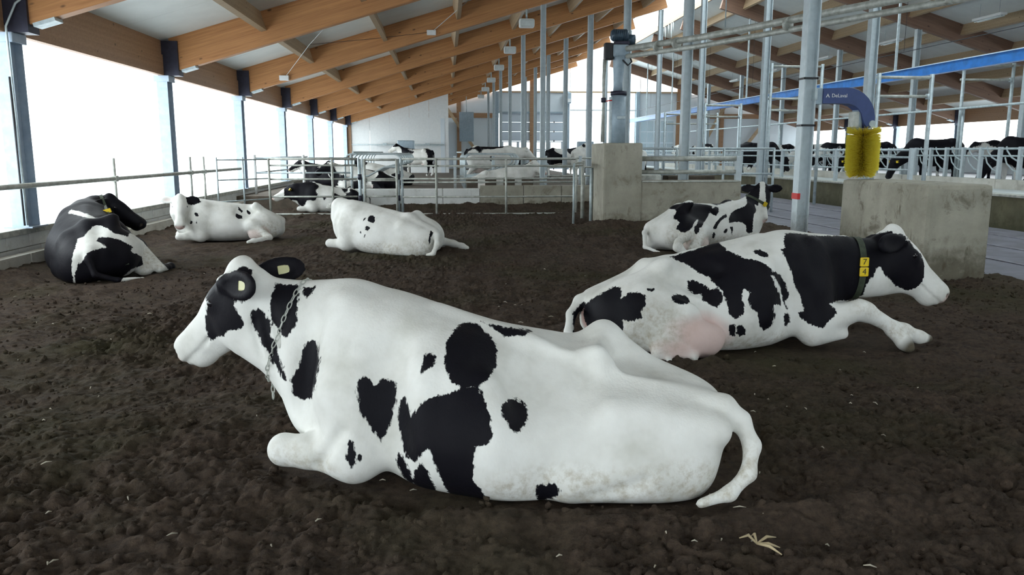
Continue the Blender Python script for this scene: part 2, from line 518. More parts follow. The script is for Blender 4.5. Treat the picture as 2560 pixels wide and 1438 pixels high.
# ================================================================ the barn
XL, XR, XRIDGE = -5.92, 28.1, 11.09          # left wall, right wall, ridge
YB = [11.7 + 6.1 * k for k in range(-3, 9)]  # rafter lines
YF = YB[-1] + .35                            # far gable
YN = YB[0]                                   # near end, behind the camera
EAVE, SLOPE, RD = 3.19, .30, .70             # rafter underside at the eave, pitch, rafter depth
def zbot(x): return EAVE + SLOPE * ((x - XL) if x <= XRIDGE else (2 * XRIDGE - x - XL))
ANG = math.atan(SLOPE); DEPTH = RD * math.cos(ANG)

# ---- ground and floors
def ground_height(x, y):
    P = np.stack([x, y, np.zeros_like(x)], 1)
    r = np.hypot(x, y)
    h = .075 * (fbm(P * .9, 3, 3) - .5)
    rid = lambda s, sd: 1 - np.abs(2 * fbm(P * s, sd, 2) - 1)
    bil = lambda sc, sd, oc=2: np.abs(2 * fbm(P * sc, sd, oc) - 1)
    am = np.clip(2.4 * fbm(P * 1.1, 77, 2) - .75, .22, 1.1)
    h += .060 * (rid(2.6, 11) - .72) + .060 * am * (bil(5.5, 21, 3) - .2)
    h += .045 * am * (bil(12, 31) - .2) + (.012 + .018 * am) * (bil(28, 41, 1) - .25)
    return h
COWBED = [(.30, 3.90, 166, 1.35, .50), (2.45, 6.45, 0, 1.55, .60), (4.38, 13.15, 16, 1.25, .6), (-.98, 13.02, 150, 1.2, .55), (-3.98, 15.05, 197, 1.1, .55), (-4.8, 11.1, 116, 1.2, .7)]
def bed_floor():
    xs = np.concatenate([np.arange(-5.66, -3.0, .05), np.arange(-3.0, 4.0, .0155), np.arange(4.0, 7.31, .05)])
    ys = [1.2]
    while ys[-1] < 23.0:
        y = ys[-1]; ys.append(y + (.0145 if 1.7 < y < 5.2 else .022 if y < 7 else min(.022 + (y - 7) * .006, .08)))
    ys = np.concatenate([np.arange(-6.5, 1.2, .15), np.array(ys)])
    X, Y = np.meshgrid(xs, ys, indexing='ij'); x, y = X.ravel(), Y.ravel()
    z = ground_height(x, y)
    for cx, cy, a, L, W in COWBED:           # hollows pressed by the resting cows
        c, s = math.cos(R(a)), math.sin(R(a))
        u = ((x - cx) * c + (y - cy) * s) / L; v = (-(x - cx) * s + (y - cy) * c) / W
        d = np.sqrt(u * u + v * v)
        k = np.clip((1.18 - d) / .28, 0, 1); k = k * k * (3 - 2 * k)
        z = z * (1 - .85 * k) - .012 * k + .028 * np.exp(-((d - 1.32) / .16) ** 2)
    z += .10 * np.exp(-((x + 5.66) / .35) ** 2) * (.6 + .6 * fbm(np.stack([x * 0, y * 1.3, y * 0], 1), 5, 2))
    z += .12 * np.exp(-(np.maximum(np.abs(x - 5.0) - 1.7, 0) / .3) ** 2 - ((y - 16.9) / .5) ** 2)
    z += .16 * np.exp(-((y - 22.65) / .45) ** 2) * (.4 + 1.1 * fbm(np.stack([x * 1.1, x * 0, x * 0], 1), 6, 3)) * (x > -4.2)
    V = np.stack([x, y, z], 1); ny = len(ys)
    i, j = np.meshgrid(np.arange(len(xs) - 1), np.arange(ny - 1), indexing='ij'); a = (i * ny + j).ravel()
    Q = np.stack([a, a + ny, a + ny + 1, a + 1], 1)
    me = bpy.data.meshes.new('floor')
    me.vertices.add(len(V)); me.vertices.foreach_set('co', V.astype(np.float32).ravel())
    me.loops.add(len(Q) * 4); me.loops.foreach_set('vertex_index', Q.astype(np.int32).ravel())
    me.polygons.add(len(Q)); me.polygons.foreach_set('loop_start', np.arange(0, len(Q) * 4, 4, dtype=np.int32))
    me.polygons.foreach_set('use_smooth', np.ones(len(Q), bool)); me.update(); me.materials.append(MAT['bedding'])
    o = bpy.data.objects.new('floor', me); COL.objects.link(o); struct(o)
    return o
bed_floor()

def clods():
    rng = np.random.default_rng(5); n = 17000
    y = 1.9 + 9.5 * rng.random(n) ** 1.9; x = -5.5 + 12.6 * rng.random(n)
    keep = np.abs(x - y * .08) < y * .75 + .3; x, y = x[keep], y[keep]
    for cx, cy, a, L, W in COWBED:
        c, s = math.cos(R(a)), math.sin(R(a))
        u = ((x - cx) * c + (y - cy) * s) / (L * .95); v = (-(x - cx) * s + (y - cy) * c) / (W * .95)
        k = u * u + v * v > 1; x, y = x[k], y[k]
    n = len(x); z = ground_height(x, y)
    r = .006 + .020 * rng.random(n) ** 2.6
    bm = bmesh.new(); bmesh.ops.create_icosphere(bm, subdivisions=1, radius=1)
    bm.verts.index_update()
    bv = np.array([v.co[:] for v in bm.verts]); bf = np.array([[v.index for v in f.verts] for f in bm.faces]); bm.free()
    jit = 1 + .55 * (rng.random((n, len(bv), 1)) - .5)
    sc = r[:, None] * (.75 + .6 * rng.random((n, 3)))
    V = bv[None] * jit * sc[:, None, :]
    a = rng.random(n) * 6.28; c, s = np.cos(a)[:, None], np.sin(a)[:, None]
    V = np.stack([V[..., 0] * c - V[..., 1] * s, V[..., 0] * s + V[..., 1] * c, V[..., 2]], -1) + np.stack([x, y, z + r * .15], 1)[:, None, :]
    Fc = (bf[None] + (np.arange(n) * len(bv))[:, None, None]).reshape(-1, 3)
    me = bpy.data.meshes.new('soil_clods')
    me.vertices.add(n * len(bv)); me.vertices.foreach_set('co', V.astype(np.float32).ravel())
    me.loops.add(len(Fc) * 3); me.loops.foreach_set('vertex_index', Fc.astype(np.int32).ravel())
    me.polygons.add(len(Fc)); me.polygons.foreach_set('loop_start', np.arange(0, len(Fc) * 3, 3, dtype=np.int32))
    me.update(); me.materials.append(MAT['bedding'])
    o = bpy.data.objects.new('soil_clods', me); COL.objects.link(o)
    tag(o, 'loose dark brown crumbs of bedding scattered over the lying area', 'bedding'); o['kind'] = 'stuff'
clods()

fl = struct(empty('floor_alley'))
MB().box((7.25, YN, -.3), (11.9, YF, -.02)).build('slab', 'alley', fl)
for i in range(3):
    MB().box((8.3 + i * 1.25, YN, -.02), (8.36 + i * 1.25, 34, -.006)).build('slab_joint', 'alley_joint', fl)
struct(MB().box((12.15, YN, -.3), (15.3, YF, .60)).build('floor_feed_lane', 'lane'))
struct(MB().box((15.3, YN, -.3), (XR, YF, .52)).build('floor_stalls', 'alley'))
struct(MB().box((XL, 22.95, -.3), (7.25, YF, .38)).build('floor_cubicles', 'grey_bed'))
struct(MB().box((XL - 60, YN - 60, -.6), (XR + 60, YF + 60, -.32)).build('ground_outside', 'snow'))

# ---- kerbs
k = struct(empty('trim_1'))
for i in range(10):
    y0 = -6.5 + i * 2.95
    MB().bbox((-5.80, y0, -.3), (-5.64, y0 + 2.93, .25), .012).build('kerb_stone', 'kerb', k)
MB().box((XL + .05, YN, -.3), (-5.80, 22.95, .14)).build('ledge', 'grey_bed', k)
k = struct(empty('trim_2'))
for i in range(14):
    y0 = -6.5 + i * 4.6
    MB().bbox((11.88, y0, -.3), (12.18, y0 + 4.58, .66), .02).build('kerb_stone', 'moss_kerb', k)
    MB().bbox((11.86, y0, .66), (12.20, y0 + 4.58, .72), .015).build('kerb_cap', 'kerb_top', k)
k = struct(empty('trim_3'))
for i in range(14):
    y0 = -6.5 + i * 4.6
    MB().bbox((15.25, y0, .3), (15.55, y0 + 4.58, .86), .02).build('kerb_stone', 'kerb', k)

# ---- left wall: painted blocks, sill, columns, wind netting
def side_wall(name, xw, sgn, sill=.56):
    w = struct(empty(name))
    # sgn: direction into the barn
    xo, xi = (xw - .22 * sgn, xw + .03 * sgn)
    blk = [MB().bbox((min(xo, xi), 0, 0), (max(xo, xi), .585, .185), .008).mesh('brick', 'white_block')]
    n = 0
    for row in range(2):
        y = YN - (.3 if row else 0)
        while y < (31 if sgn > 0 else YN - 9):
            if y > 4:
                inst('brick', blk[0], w, (0, y, .10 + row * .195)); n += 1
            y += .6
    MB().box((min(xo, xi) + .02, YN, -.3), (max(xo, xi) - .02, YF, sill - .08)).build('wall_core', 'concrete' if sgn > 0 else 'wall_panel', w)
    MB().bbox((xw - .26, YN, sill - .08), (xw + .10, YF, sill), .01).build('sill', 'kerb_top', w)
    # H-section columns standing on the wall
    cm = MB()
    hw, dp = .11, .16
    cm.box((-hw, -dp, sill), (hw, -dp + .018, EAVE)); cm.box((-hw, dp - .018, sill), (hw, dp, EAVE)); cm.box((-.008, -dp + .018, sill), (.008, dp - .018, EAVE))
    cme = cm.mesh('column', 'column_paint')
    cap = MB().bbox((-.16, -.19, EAVE - .13), (.16, .19, EAVE), .01).mesh('column_cap', 'column_paint')
    plate = MB().box((-.19, -.22, sill), (.19, .22, sill + .02)).mesh('base_plate', 'column_paint')
    shoe = MB().box((-.05 if sgn > 0 else -.36, -.15, EAVE), (.36 if sgn > 0 else .05, .15, EAVE + RD)).mesh('steel_shoe', 'steel_dark')
    wire = MB().tube([(0, 0, sill), (0, 0, EAVE)], .022, 6).mesh('netting_guide', 'galv')
    for y in YB:
        inst('column', cme, w, (xw, y, 0)); inst('column_cap', cap, w, (xw, y, 0)); inst('base_plate', plate, w, (xw, y, 0)); inst('steel_shoe', shoe, w, (xw, y, 0))
        inst('netting_guide', wire, w, (xw - .05 * sgn, y + .42, 0))
    return w
wl = side_wall('wall_left', XL, 1)
wr = side_wall('wall_right', XR, -1, 1.85)

# ---- roof: rafters, purlins, panels, open light ridge
ce = struct(empty('ceiling'))
XO_L, XO_R = XRIDGE - 1.2, XRIDGE + 1.2
def rafter_mesh(L):
    return MB().bbox((0, -.10, 0), (L, .10, DEPTH), .006).mesh('rafter', 'glulam')
Lr = (XO_L - XL - .36) / math.cos(ANG)
rm = rafter_mesh(Lr); rm2 = rm.copy(); rm2.materials[0] = MAT['shaded_glulam']
for y in YB:
    inst('rafter', rm, ce, (XL + .36, y, zbot(XL + .36)), (0, -ANG, 0))
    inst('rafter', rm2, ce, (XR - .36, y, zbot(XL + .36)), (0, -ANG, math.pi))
    for s in (1, -1):
        inst('rafter_bracket', MB().box((-.14, -.115, 0), (.16, .115, .05)).mesh('rafter_bracket', 'galv') if (y == YB[0] and s == 1) else bpy.data.meshes['rafter_bracket'],
             ce, (XL + .55 if s > 0 else XR - .55, y, zbot(XL + .55) - .05), (0, -ANG * s, 0))
# light strip along the underside where the glue line shows
PX = [-3.78 + 2.1 * i for i in range(7)]
pm = MB().bbox((-.06, .10, 0), (.06, 6.1 - .10, .42), .004).mesh('purlin', 'purlin_wood')
for bay, y in enumerate(YB[:-1]):
    for px in PX:
        zp = zbot(px) + RD - .42
        inst('purlin', pm, ce, (px, y, zp - .0), (0, -ANG, 0))
        inst('purlin', pm, ce, (2 * XRIDGE - px, y, zp), (0, ANG, 0))
    # panels between rafters (run down the slope)
def panel(xa, xb, y0, y1, name='roof_panel', mat='roof_panel'):
    za, zb = zbot(xa) + RD, zbot(xb) + RD
    MB().add([(xa, y0, za), (xb, y0, zb), (xb, y1, zb), (xa, y1, za), (xa, y0, za + .1), (xb, y0, zb + .1), (xb, y1, zb + .1), (xa, y1, za + .1)],
             [(0, 3, 2, 1), (4, 5, 6, 7), (0, 1, 5, 4), (1, 2, 6, 5), (2, 3, 7, 6), (3, 0, 4, 7)]).build(name, mat, ce)
for y in YB[:-1]:
    for q in range(3):
        ya, yb = y + q * 6.1 / 3, y + (q + 1) * 6.1 / 3
        panel(XL - .9, XO_L, ya + .004, yb - .004); panel(XO_R, XR + .9, ya + .004, yb - .004)
# eave beams between the columns: tall lower board and a set-back upper one
eb = MB().bbox((-.06, .16, 0), (.06, 5.94, .42), .006).mesh('eave_beam', 'eave_wood')
eu = MB().bbox((-.05, .10, .42), (.03, 6.0, .78), .006).mesh('eave_board', 'eave_wood')
for y in YB[:-1]:
    for xw, f in ((XL, 1), (XR, -1)):
        inst('eave_beam', eb, ce, (xw, y, EAVE)); inst('eave_board', eu, ce, (xw, y, EAVE - .01))
for xe in (XO_L, XO_R):
    MB().box((xe - .04, YN, zbot(xe) + RD - .12), (xe + .04, YF, zbot(xe) + RD + .14)).build('ridge_edge', 'purlin_wood', ce)
# raised milky light ridge above the opening
for y in YB[:-1]:
    zr = zbot(XO_L) + RD + .35
    MB().prism([(XO_L - .25, zr), (XRIDGE, zr + .45), (XO_R + .25, zr), (XO_R + .25, zr + .01), (XRIDGE, zr + .46), (XO_L - .25, zr + .01)], y + .03, y + 6.07).build('ridge_light', 'clear_pane', ce)
# steel posts under the rafters
def post_mesh(h, w, name='support_post'):
    m = MB(); a = w / 2; t = .02
    m.box((-a, -a, 0), (-a + t, a, h)); m.box((a - t, -a, 0), (a, a, h)); m.box((-a + t, -.011, 0), (a - t, .011, h))
    return m.mesh(name, 'galv_post')
for xp, ks, z0 in ((2.88, range(5, 11), .3), (5.37, range(3, 11), -.1), (9.62, range(4, 11), -.1), (18.0, range(5, 11), .3)):
    me = post_mesh(zbot(xp) - z0, .19 if xp != 2.88 else .15)
    for kk in ks:
        if xp == 2.88 and kk > 10: continue
        inst('support_post', me, ce, (xp, YB[kk], z0))

# ---- unseen near end wall behind the camera, added to cut the frontal light
nw = struct(empty('wall_near_blocker'))
xn = [XL + .3 + i * (XR - XL - .6) / 9 for i in range(10)]
for j, (a, b) in enumerate(zip(xn[:-1], xn[1:])):
    zl = 3.7 if j in (1, 2) else -.3           # gap left to let some light in from behind
    MB().prism([(a + .01, zl), (b - .01, zl), (b - .01, zbot(b) + RD), ((a + b) / 2, zbot((a + b) / 2) + RD), (a + .01, zbot(a) + RD)], YN - .2, YN - .08).build('wall_panel', 'wall_panel', nw)

# ---- far gable and the white partition on the left
g = struct(empty('wall_far'))
def gable_poly(x0, x1, z0, z1):
    return [(x0, z0), (x1, z0), (x1, z1), (x0, z1)]
XS = [XL + .3, -2.2, 1.1, 4.0, 9.0, 9.4, 14.4, 17.6, 21.0, 24.8, XR - .3]
for a, b in zip(XS[:-1], XS[1:]):
    if a in (4.0, 9.4): continue
    ta, tb = min(zbot(a) + .5, 6.06), min(zbot(b) + .5, 6.06)
    MB().prism([(a + .01, .3), (b - .01, .3), (b - .01, tb), (a + .01, ta)], YF, YF + .12).build('wall_panel', 'wall_panel', g)
MB().prism([(4.0, 4.55), (9.0, 4.55), (9.0, 6.06), (4.0, 6.06)], YF, YF + .12).build('wall_panel', 'wall_panel', g)
MB().prism([(9.4, 4.75), (14.4, 4.75), (14.4, 6.06), (9.4, 6.06)], YF, YF + .12).build('milky_panel', 'milky_sheet', g)
MB().box((4.0, YF - .12, 6.02), (17.8, YF + .1, 6.14)).build('gable_beam', 'purlin_wood', g)
for a, b in ((XL + .5, 4.0), (17.8, XR - .5)):
    MB().box((a, YF - .14, 4.15), (b, YF - .01, 4.5)).build('gable_girt', 'eave_wood', g)
for x in (-2.2, 1.0, 6.5, 17.8, 21.2, 24.8):
    MB().box((x - .16, YF - .16, .3), (x + .16, YF - .01, zbot(x) + .1)).build('gable_stud', 'eave_wood', g)
for x in (3.85, 9.2, 14.6):
    MB().box((x - .13, YF - .25, .3), (x + .13, YF - .01, 6.1)).build('gable_post', 'machine_grey', g)
for i, (x0, z0, x1, z1) in enumerate(((-.4, 5.6, 2.6, 1.2), (19.2, 1.2, 21.4, 5.2), (22.3, 1.0, 24.9, 4.4))):
    M = Matrix.Translation((x0, YF - .3, z0)) @ Matrix.Rotation(-math.atan2(z1 - z0, x1 - x0), 4, 'Y')
    L = math.hypot(x1 - x0, z1 - z0)
    MB().box((0, -.08, -.11), (L, .08, .11), M).build('diagonal_brace', 'purlin_wood', g)
# clear gable window above the beam
w1 = struct(empty('window_1'))
xs = [5.2, 7.6, 9.4, 11.2, 13.0, 14.8, 17.2]
for a, b in zip(xs[:-1], xs[1:]):
    za, zb = max(zbot(a) - .02, 6.16), max(zbot(b) - .02, 6.16)
    MB().prism([(a + .03, 6.15), (b - .03, 6.15), (b - .03, zb), (a + .03, za)], YF + .03, YF + .05).build('pane', 'clear_pane', w1)
    MB().box((b - .03, YF, 6.14), (b + .03, YF + .08, zb + .1)).build('mullion', 'white_paint', w1)
# sectional door with two rows of lights
d = struct(empty('door_1'))
for row in range(6):
    z0 = .35 + row * .70
    lights = row in (1, 2)
    if not lights:
        MB().bbox((4.05, YF - .02, z0), (8.95, YF + .04, z0 + .685), .01).build('door_section', 'door_panel', d)
    else:
        m = MB().box((4.05, YF - .02, z0), (8.95, YF + .04, z0 + .10)); m.box((4.05, YF - .02, z0 + .60), (8.95, YF + .04, z0 + .685))
        xx = [4.05, 4.35, 5.35, 5.55, 6.55, 6.75, 7.75, 7.95, 8.75, 8.95]
        for q in range(0, 10, 2): m.box((xx[q], YF - .02, z0 + .10), (xx[q + 1], YF + .04, z0 + .60))
        m.build('door_section', 'door_panel', d)
        for q in range(1, 9, 2): MB().bbox((xx[q], YF, z0 + .10), (xx[q + 1], YF + .02, z0 + .60), .004).build('pane', 'clear_pane', d)
    for x in (4.9, 6.6, 8.2): MB().bbox((x - .04, YF - .05, z0 - .06), (x + .04, YF - .02, z0 + .06), .005).build('hinge', 'black_plastic', d)
MB().box((3.95, YF - .14, 4.5), (9.05, YF - .02, 4.62)).build('door_head', 'machine_grey', d)
d = struct(empty('door_2'))
for row in range(6):
    MB().bbox((9.45, YF - .0, .35 + row * .72), (14.35, YF + .02, .35 + row * .72 + .70), .004).build('door_section', 'milky_sheet', d)
MB().box((9.4, YF - .14, 4.68), (14.4, YF - .02, 4.80)).build('door_head', 'white_paint', d)
# windows in the far right of the gable
w2 = struct(empty('window_2'))
for i in range(5):
    for j in range(3):
        MB().bbox((14.9 + i * .52, YF - .03, 1.5 + j * .85), (15.36 + i * .52, YF - .012, 2.27 + j * .85), .004).build('pane', 'milky_sheet', w2)
# white boarded partition standing across the left side aisle
p = struct(empty('wall_partition'))
YP = YB[9] + .2
for i in range(5):
    a, b = XL + .25 + i * 1.17, XL + .25 + (i + 1) * 1.17
    MB().prism([(a + .006, .38), (b - .006, .38), (b - .006, zbot(b) + .05), (a + .006, zbot(a) + .05)], YP, YP + .08).build('wall_panel', 'white_paint', p)
MB().box((XL + .1, YP - .1, .38), (XL + .33, YP + .12, EAVE)).build('corner_post', 'eave_wood', p)
MB().box((XL + .25, YP - .06, 2.02), (-.1, YP, 2.08)).build('rail', 'galv', p)
MB().box((-.3, YP - .02, .38), (-.05, YP + 12.2, 3.6)).build('return_wall', 'wall_panel', p)
# ================================================================ things standing in the barn
def pipe(name, pts, r, mat='galv_dirty', parent=None, seg=8): return MB().tube(pts, r, seg).build(name, mat, parent)

# ---- concrete blocks
t = tag(empty('concrete_wall', (3.39, 17.1, 0)), 'L-shaped grey concrete wall, tall end carrying the grey drive post', 'wall')
MB().bbox((0, 0, -.2), (.86, 1.5, 1.80), .05).build('tall_block', 'concrete', t)
MB().bbox((.84, .02, -.2), (3.10, .55, .99), .05).build('low_wall', 'concrete', t)
MB().bbox((.86, .0, .955), (3.06, .57, .985), .01).build('steel_edge', 'galv_dirty', t)
t = tag(empty('concrete_block', (6.0, 9.5, 0)), 'free-standing waist-high concrete block under the yellow brush', 'block')
MB().bbox((0, 0, -.2), (.87, 2.2, 1.20), .06).build('block', 'concrete_worn', t)

# ---- cow brush on its post
t = tag(empty('cow_brush', (5.47, 11.7, 0)), 'yellow bristle cow brush hanging from a dark blue curved arm', 'cow brush')
# arm sweeps out from the post and bends down: cover is an inverted channel
cx = .58; zc = 2.10; ro_, ri = .40, .19
outer = [(.10, 2.53), (.45, 2.545)] + [(.45 + .47 * math.sin(R(a)), 2.075 + .47 * math.cos(R(a))) for a in (12, 24, 36, 48, 60, 72, 84, 94)] + [(.90, 1.98)]
inner = [(.82, 1.955), (.76, 2.02)] + [(.45 + .28 * math.sin(R(a)), 2.075 + .24 * math.cos(R(a))) for a in (84, 66, 48, 30, 12)] + [(.40, 2.315), (.10, 2.315)]
arm = MB().prism(outer + inner, -.11, .11).build('arm_cover', 'brush_cover', t)
MB().bbox((-.02, -.09, 2.30), (.10, .09, 2.54), .01).build('mounting', 'machine_grey', t)
MB().bbox((-.04, -.13, 2.36), (.0, .13, 2.52), .005).build('clamp_plate', 'galv', t)
MB().tube([(.70, 0, 2.22), (.70, 0, 1.93)], .075, 14).build('gear_motor', 'machine_grey', t)
MB().bbox((.60, -.08, 1.97), (.69, .08, 2.20), .01).build('motor_box', 'galv_dirty', t)
MB().tube([(.875, -.115, 2.02), (.875, -.135, 2.02)], .05, 16).build('pivot_bolt', 'galv', t)
MB().tube([(.62, 0, 1.94), (.94, 0, 1.94)], .02).build('hanger', 'galv', t)
MB().tube([(.82, 0, 1.96), (.82, 0, 1.25)], .05, 12).build('core', 'straw', t)
def bristles():
    rng = np.random.default_rng(3); V, Fc = [], []
    for i in range(9000):
        z = 1.27 + .63 * rng.random(); a = rng.random() * 6.283
        L = .245 * (.93 + .09 * rng.random()); 
        if z < 1.36: L *= .62 + .38 * (z - 1.24) / .12
        dz = (.07 * (rng.random() - .5)) + (.06 if z > 1.84 else -.03 if z < 1.34 else 0)
        b = a + .25 * (rng.random() - .5)
        p0 = np.array((.82 + .045 * math.cos(a), .045 * math.sin(a), z)); p1 = np.array((.82 + L * math.cos(b), L * math.sin(b), z + dz))
        w = np.array((-math.sin(a), math.cos(a), 0)) * .0028; o = len(V)
        V += [p0 - w, p0 + w, p1 + w * .6, p1 - w * .6, p1 + (0, 0, .003), p0 + (0, 0, .004)]
        Fc += [(o, o + 1, o + 2, o + 3), (o, o + 3, o + 4, o + 5), (o + 1, o + 5, o + 4, o + 2)]
    m = MB(); m.v = [tuple(v) for v in V]; m.f = Fc; m.sm = [False] * len(Fc)
    o = m.build('bristles', 'bristle', t); o['kind'] = 'stuff'
m_, nt_, b_ = new_mat('bristle'); MAT['bristle'] = m_
sp_ = nt_.nodes.new('ShaderNodeSeparateXYZ'); nt_.links.new(objco(nt_), sp_.inputs[0])
rr_ = math_(nt_, 'SQRT', math_(nt_, 'ADD', math_(nt_, 'POWER', math_(nt_, 'SUBTRACT', sp_.outputs[0], .82), 2.0), math_(nt_, 'POWER', sp_.outputs[1], 2.0)))
nt_.links.new(ramp(nt_, math_(nt_, 'MULTIPLY', rr_, 4.0), [(.25, (.34, .19, .02)), (.6, (.78, .62, .05)), (1.0, (.90, .80, .10))]), b_.inputs['Base Color'])
b_.inputs['Roughness'].default_value = .5
bristles()
# lettering and mark on the arm cover
def text(name, body, size, loc, rot, mat, parent, align='CENTER', ext=.001):
    cu = bpy.data.curves.new(name, 'FONT'); cu.body = body; cu.size = size; cu.extrude = ext; cu.align_x = align; cu.align_y = 'CENTER'
    o = bpy.data.objects.new(name, cu); COL.objects.link(o)
    bpy.context.view_layer.update()
    me = bpy.data.meshes.new_from_object(o.evaluated_get(bpy.context.evaluated_depsgraph_get())); bpy.data.objects.remove(o)
    me.name = name; me.materials.clear(); me.materials.append(MAT[mat])
    q = bpy.data.objects.new(name, me); COL.objects.link(q); q.parent = parent; q.location = loc; q.rotation_euler = rot
    return q
text('lettering', 'DeLaval', .075, (.345, -.112, 2.425), (R(90), 0, 0), 'white_paint', t)
MB().prism([(.135, 2.40), (.165, 2.455), (.195, 2.40), (.182, 2.40), (.165, 2.432), (.148, 2.40)], -.114, -.1105).build('emblem', 'white_paint', t)
t = tag(empty('red_tape', (5.37, 11.7, 0)), 'red tape band on the post below the brush', 'tape')
MB().box((-.104, -.104, .90), (-.06, .104, .99)).build('band', 'red_tape', t)
for z, lab in ((1.98, 'lower dark clamp strapped round the brush post'), (2.66, 'upper dark clamp strapped round the brush post')):
    m = MB(); a = .107
    for lo, hi in (((-a, -a, 0), (a, -a + .01, .03)), ((-a, a - .01, 0), (a, a, .03)), ((-a, -a, 0), (-a + .01, a, .03)), ((a - .01, -a, 0), (a, a, .03))): m.box(lo, hi)
    o = m.build('post_clamp', 'black_plastic'); o.location = (5.37, 11.7, z); tag(o, lab, 'clamp')

# ---- manure drive: grey post with motors and the long tubes
t = tag(empty('drive_post', (3.80, 17.62, 1.80)), 'grey drive post with dark motors on top of the tall concrete', 'machine')
MB().tube([(0, 0, 0), (0, 0, 1.03)], .165, 20).build('lower_tube', 'machine_grey', t)
MB().tube([(0, 0, 1.03), (0, 0, 1.12)], .18, 20).build('collar', 'steel_dark', t)
MB().bbox((-.20, -.06, 0), (-.11, .06, 1.0), .01).build('side_channel', 'galv', t)
MB().bbox((-.06, -.20, .52), (.12, -.15, .58), .008).build('label_plate', 'galv', t)
MB().tube([(-.02, 0, 1.12), (-.02, 0, 1.30), (-.01, 0, 1.75), (0, 0, 1.86)], [.105, .10, .13, .15], 18).build('upper_tube', 'machine_grey', t)
MB().bbox((-.16, -.14, 1.84), (.18, .14, 2.10), .04).build('gearbox', 'machine_grey', t)
MB().bbox((-.34, -.10, 1.78), (-.15, .10, 2.14), .03).build('switch_box', 'black_plastic', t)
m1 = MB().tube([(-.20, -.02, 2.30), (-.16, -.02, 2.30), (.14, -.02, 2.30), (.18, -.02, 2.30)], [.09, .125, .125, .09], 16).build('motor', 'motor_blue', t)
for i in range(7): MB().tube([(-.14 + i * .042, -.02, 2.30), (-.125 + i * .042, -.02, 2.30)], .135, 16).build('cooling_fin', 'motor_blue', m1)
MB().tube([(.16, .06, 2.22), (.34, .06, 2.22)], .115, 16).build('second_motor', 'motor_blue', t)
MB().bbox((-.12, -.10, 2.10), (.20, .12, 2.18), .02).build('motor_foot', 'steel_dark', t)
MB().tube([(-.32, .0, 1.80), (-.34, 0, 1.3), (-.335, 0, .9), (-.34, 0, .02)], [.045, .035, .03, .045], 10).build('side_pipe', 'galv_dirty', t)
MB().tube([(-.335, 0, .88), (-.335, 0, .98)], .055, 10).build('pipe_joint', 'steel_dark', t)
MB().tube([(.02, -.1, 1.80), (.16, -.14, 1.66), (.25, -.1, 1.74), (.2, -.06, 1.9)], .02, 8).build('hose', 'black_plastic', t)
MB().tube([(-.17, -.12, .92), (-.30, -.13, .90)], .015, 6).build('grease_nipple', 'red_tape', t)
t = tag(empty('pipe_pair', (3.9, 17.4, 0)), 'two long pale tubes running from the drive post towards the roof on the right', 'pipe')
for z, r in ((3.80, .062), (3.64, .05)):
    MB().tube([(.02, 0, z), (1.0, -1.9, z - .02), (3.0, -5.9, z + .05), (5.2, -10.2, z + .12)], r, 10).build('tube', 'galv_dirty', t)
for f in (.10, .16, .45, .75):
    x, y = .02 + 4.2 * f, -8.4 * f
    m = MB().tube([(x, y, 3.74 + .02 * f), (x + .025, y - .05, 3.74 + .02 * f)], .115, 12); m.build('clamp', 'galv_dirty', t)
# hangers carry the tubes to the rafters
for f in (.3, 1.15): MB().tube([(.02 + 4.2 * f, -8.4 * f, 3.88), (.02 + 4.2 * f, -8.4 * f, zbot(3.92 + 4.2 * f) + .1)], .012, 6).build('hanger', 'galv', t)

# ---- gate across the bedded area
def gate(name, x0, x1, y, rails, uprights, label, r=.024, zt=1.43, top=.03):
    t = tag(empty(name, ((x0 + x1) / 2, y, 0)), label, 'gate'); c = (x0 + x1) / 2
    for z in rails: pipe('rail', [(x0 - c, 0, z), (x1 - c, 0, z)], top if z == rails[0] else r, 'galv_dirty', t)
    for u in uprights: pipe('upright', [(u - c, -.03, rails[-1] - .03), (u - c, -.03, rails[0] + .01)], .03, 'galv_dirty', t)
    return t
gate('gate', -4.51, -2.30, 20.9, (1.43, 1.27, .92, .47, .02), (-4.51, -2.92), 'galvanised tube gate in front of the cow with yellow ear tags')
gate('gate', -2.10, -1.28, 20.9, (1.41, .92, .88, .47, .02), (-2.10, -1.28), 'narrow galvanised tube gate between two pairs of posts')
gate('gate', -1.14, 3.42, 20.9, (1.43, 1.25, .92, .83, .45, -.0), (-.26, 1.56, 3.42), 'long galvanised tube gate reaching to the concrete wall')
for x, dx, r, lab in ((-2.20, -.04, .042, 'thicker post of the pair left of the narrow gate'), (-2.20, .06, .035, 'thinner post of the pair left of the narrow gate'),
                      (-1.21, -.04, .042, 'thicker post of the pair right of the narrow gate'), (-1.21, .06, .035, 'thinner post of the pair right of the narrow gate')):
    t = tag(empty('gate_post', (x + dx, 21.01, 0)), lab, 'post')
    pipe('post', [(0, 0, -.1), (0, 0, 1.43)], r, 'galv', t)
    if r > .04:
        for z in (.35, .9): MB().tube([(0, 0, z), (0, 0, z + .14)], .052, 10).build('hinge', 'steel_dark', t)
t = tag(empty('rail_stand', (3.25, 17.9, 0)), 'bent tube barrier beside the tall concrete block', 'barrier')
pipe('upright', [(-.42, -.3, -.1), (-.42, -.3, 1.36)], .026, 'galv', t); pipe('upright', [(.0, 1.0, -.1), (.0, 1.0, 1.40)], .045, 'galv_dirty', t)
pipe('upright', [(.10, .4, -.1), (.10, .4, 1.25)], .04, 'galv', t)
for z in (1.36, 1.30): pipe('rail', [(-.42, -.3, z), (-.0, 1.0, z)], .02, 'galv_dirty', t)

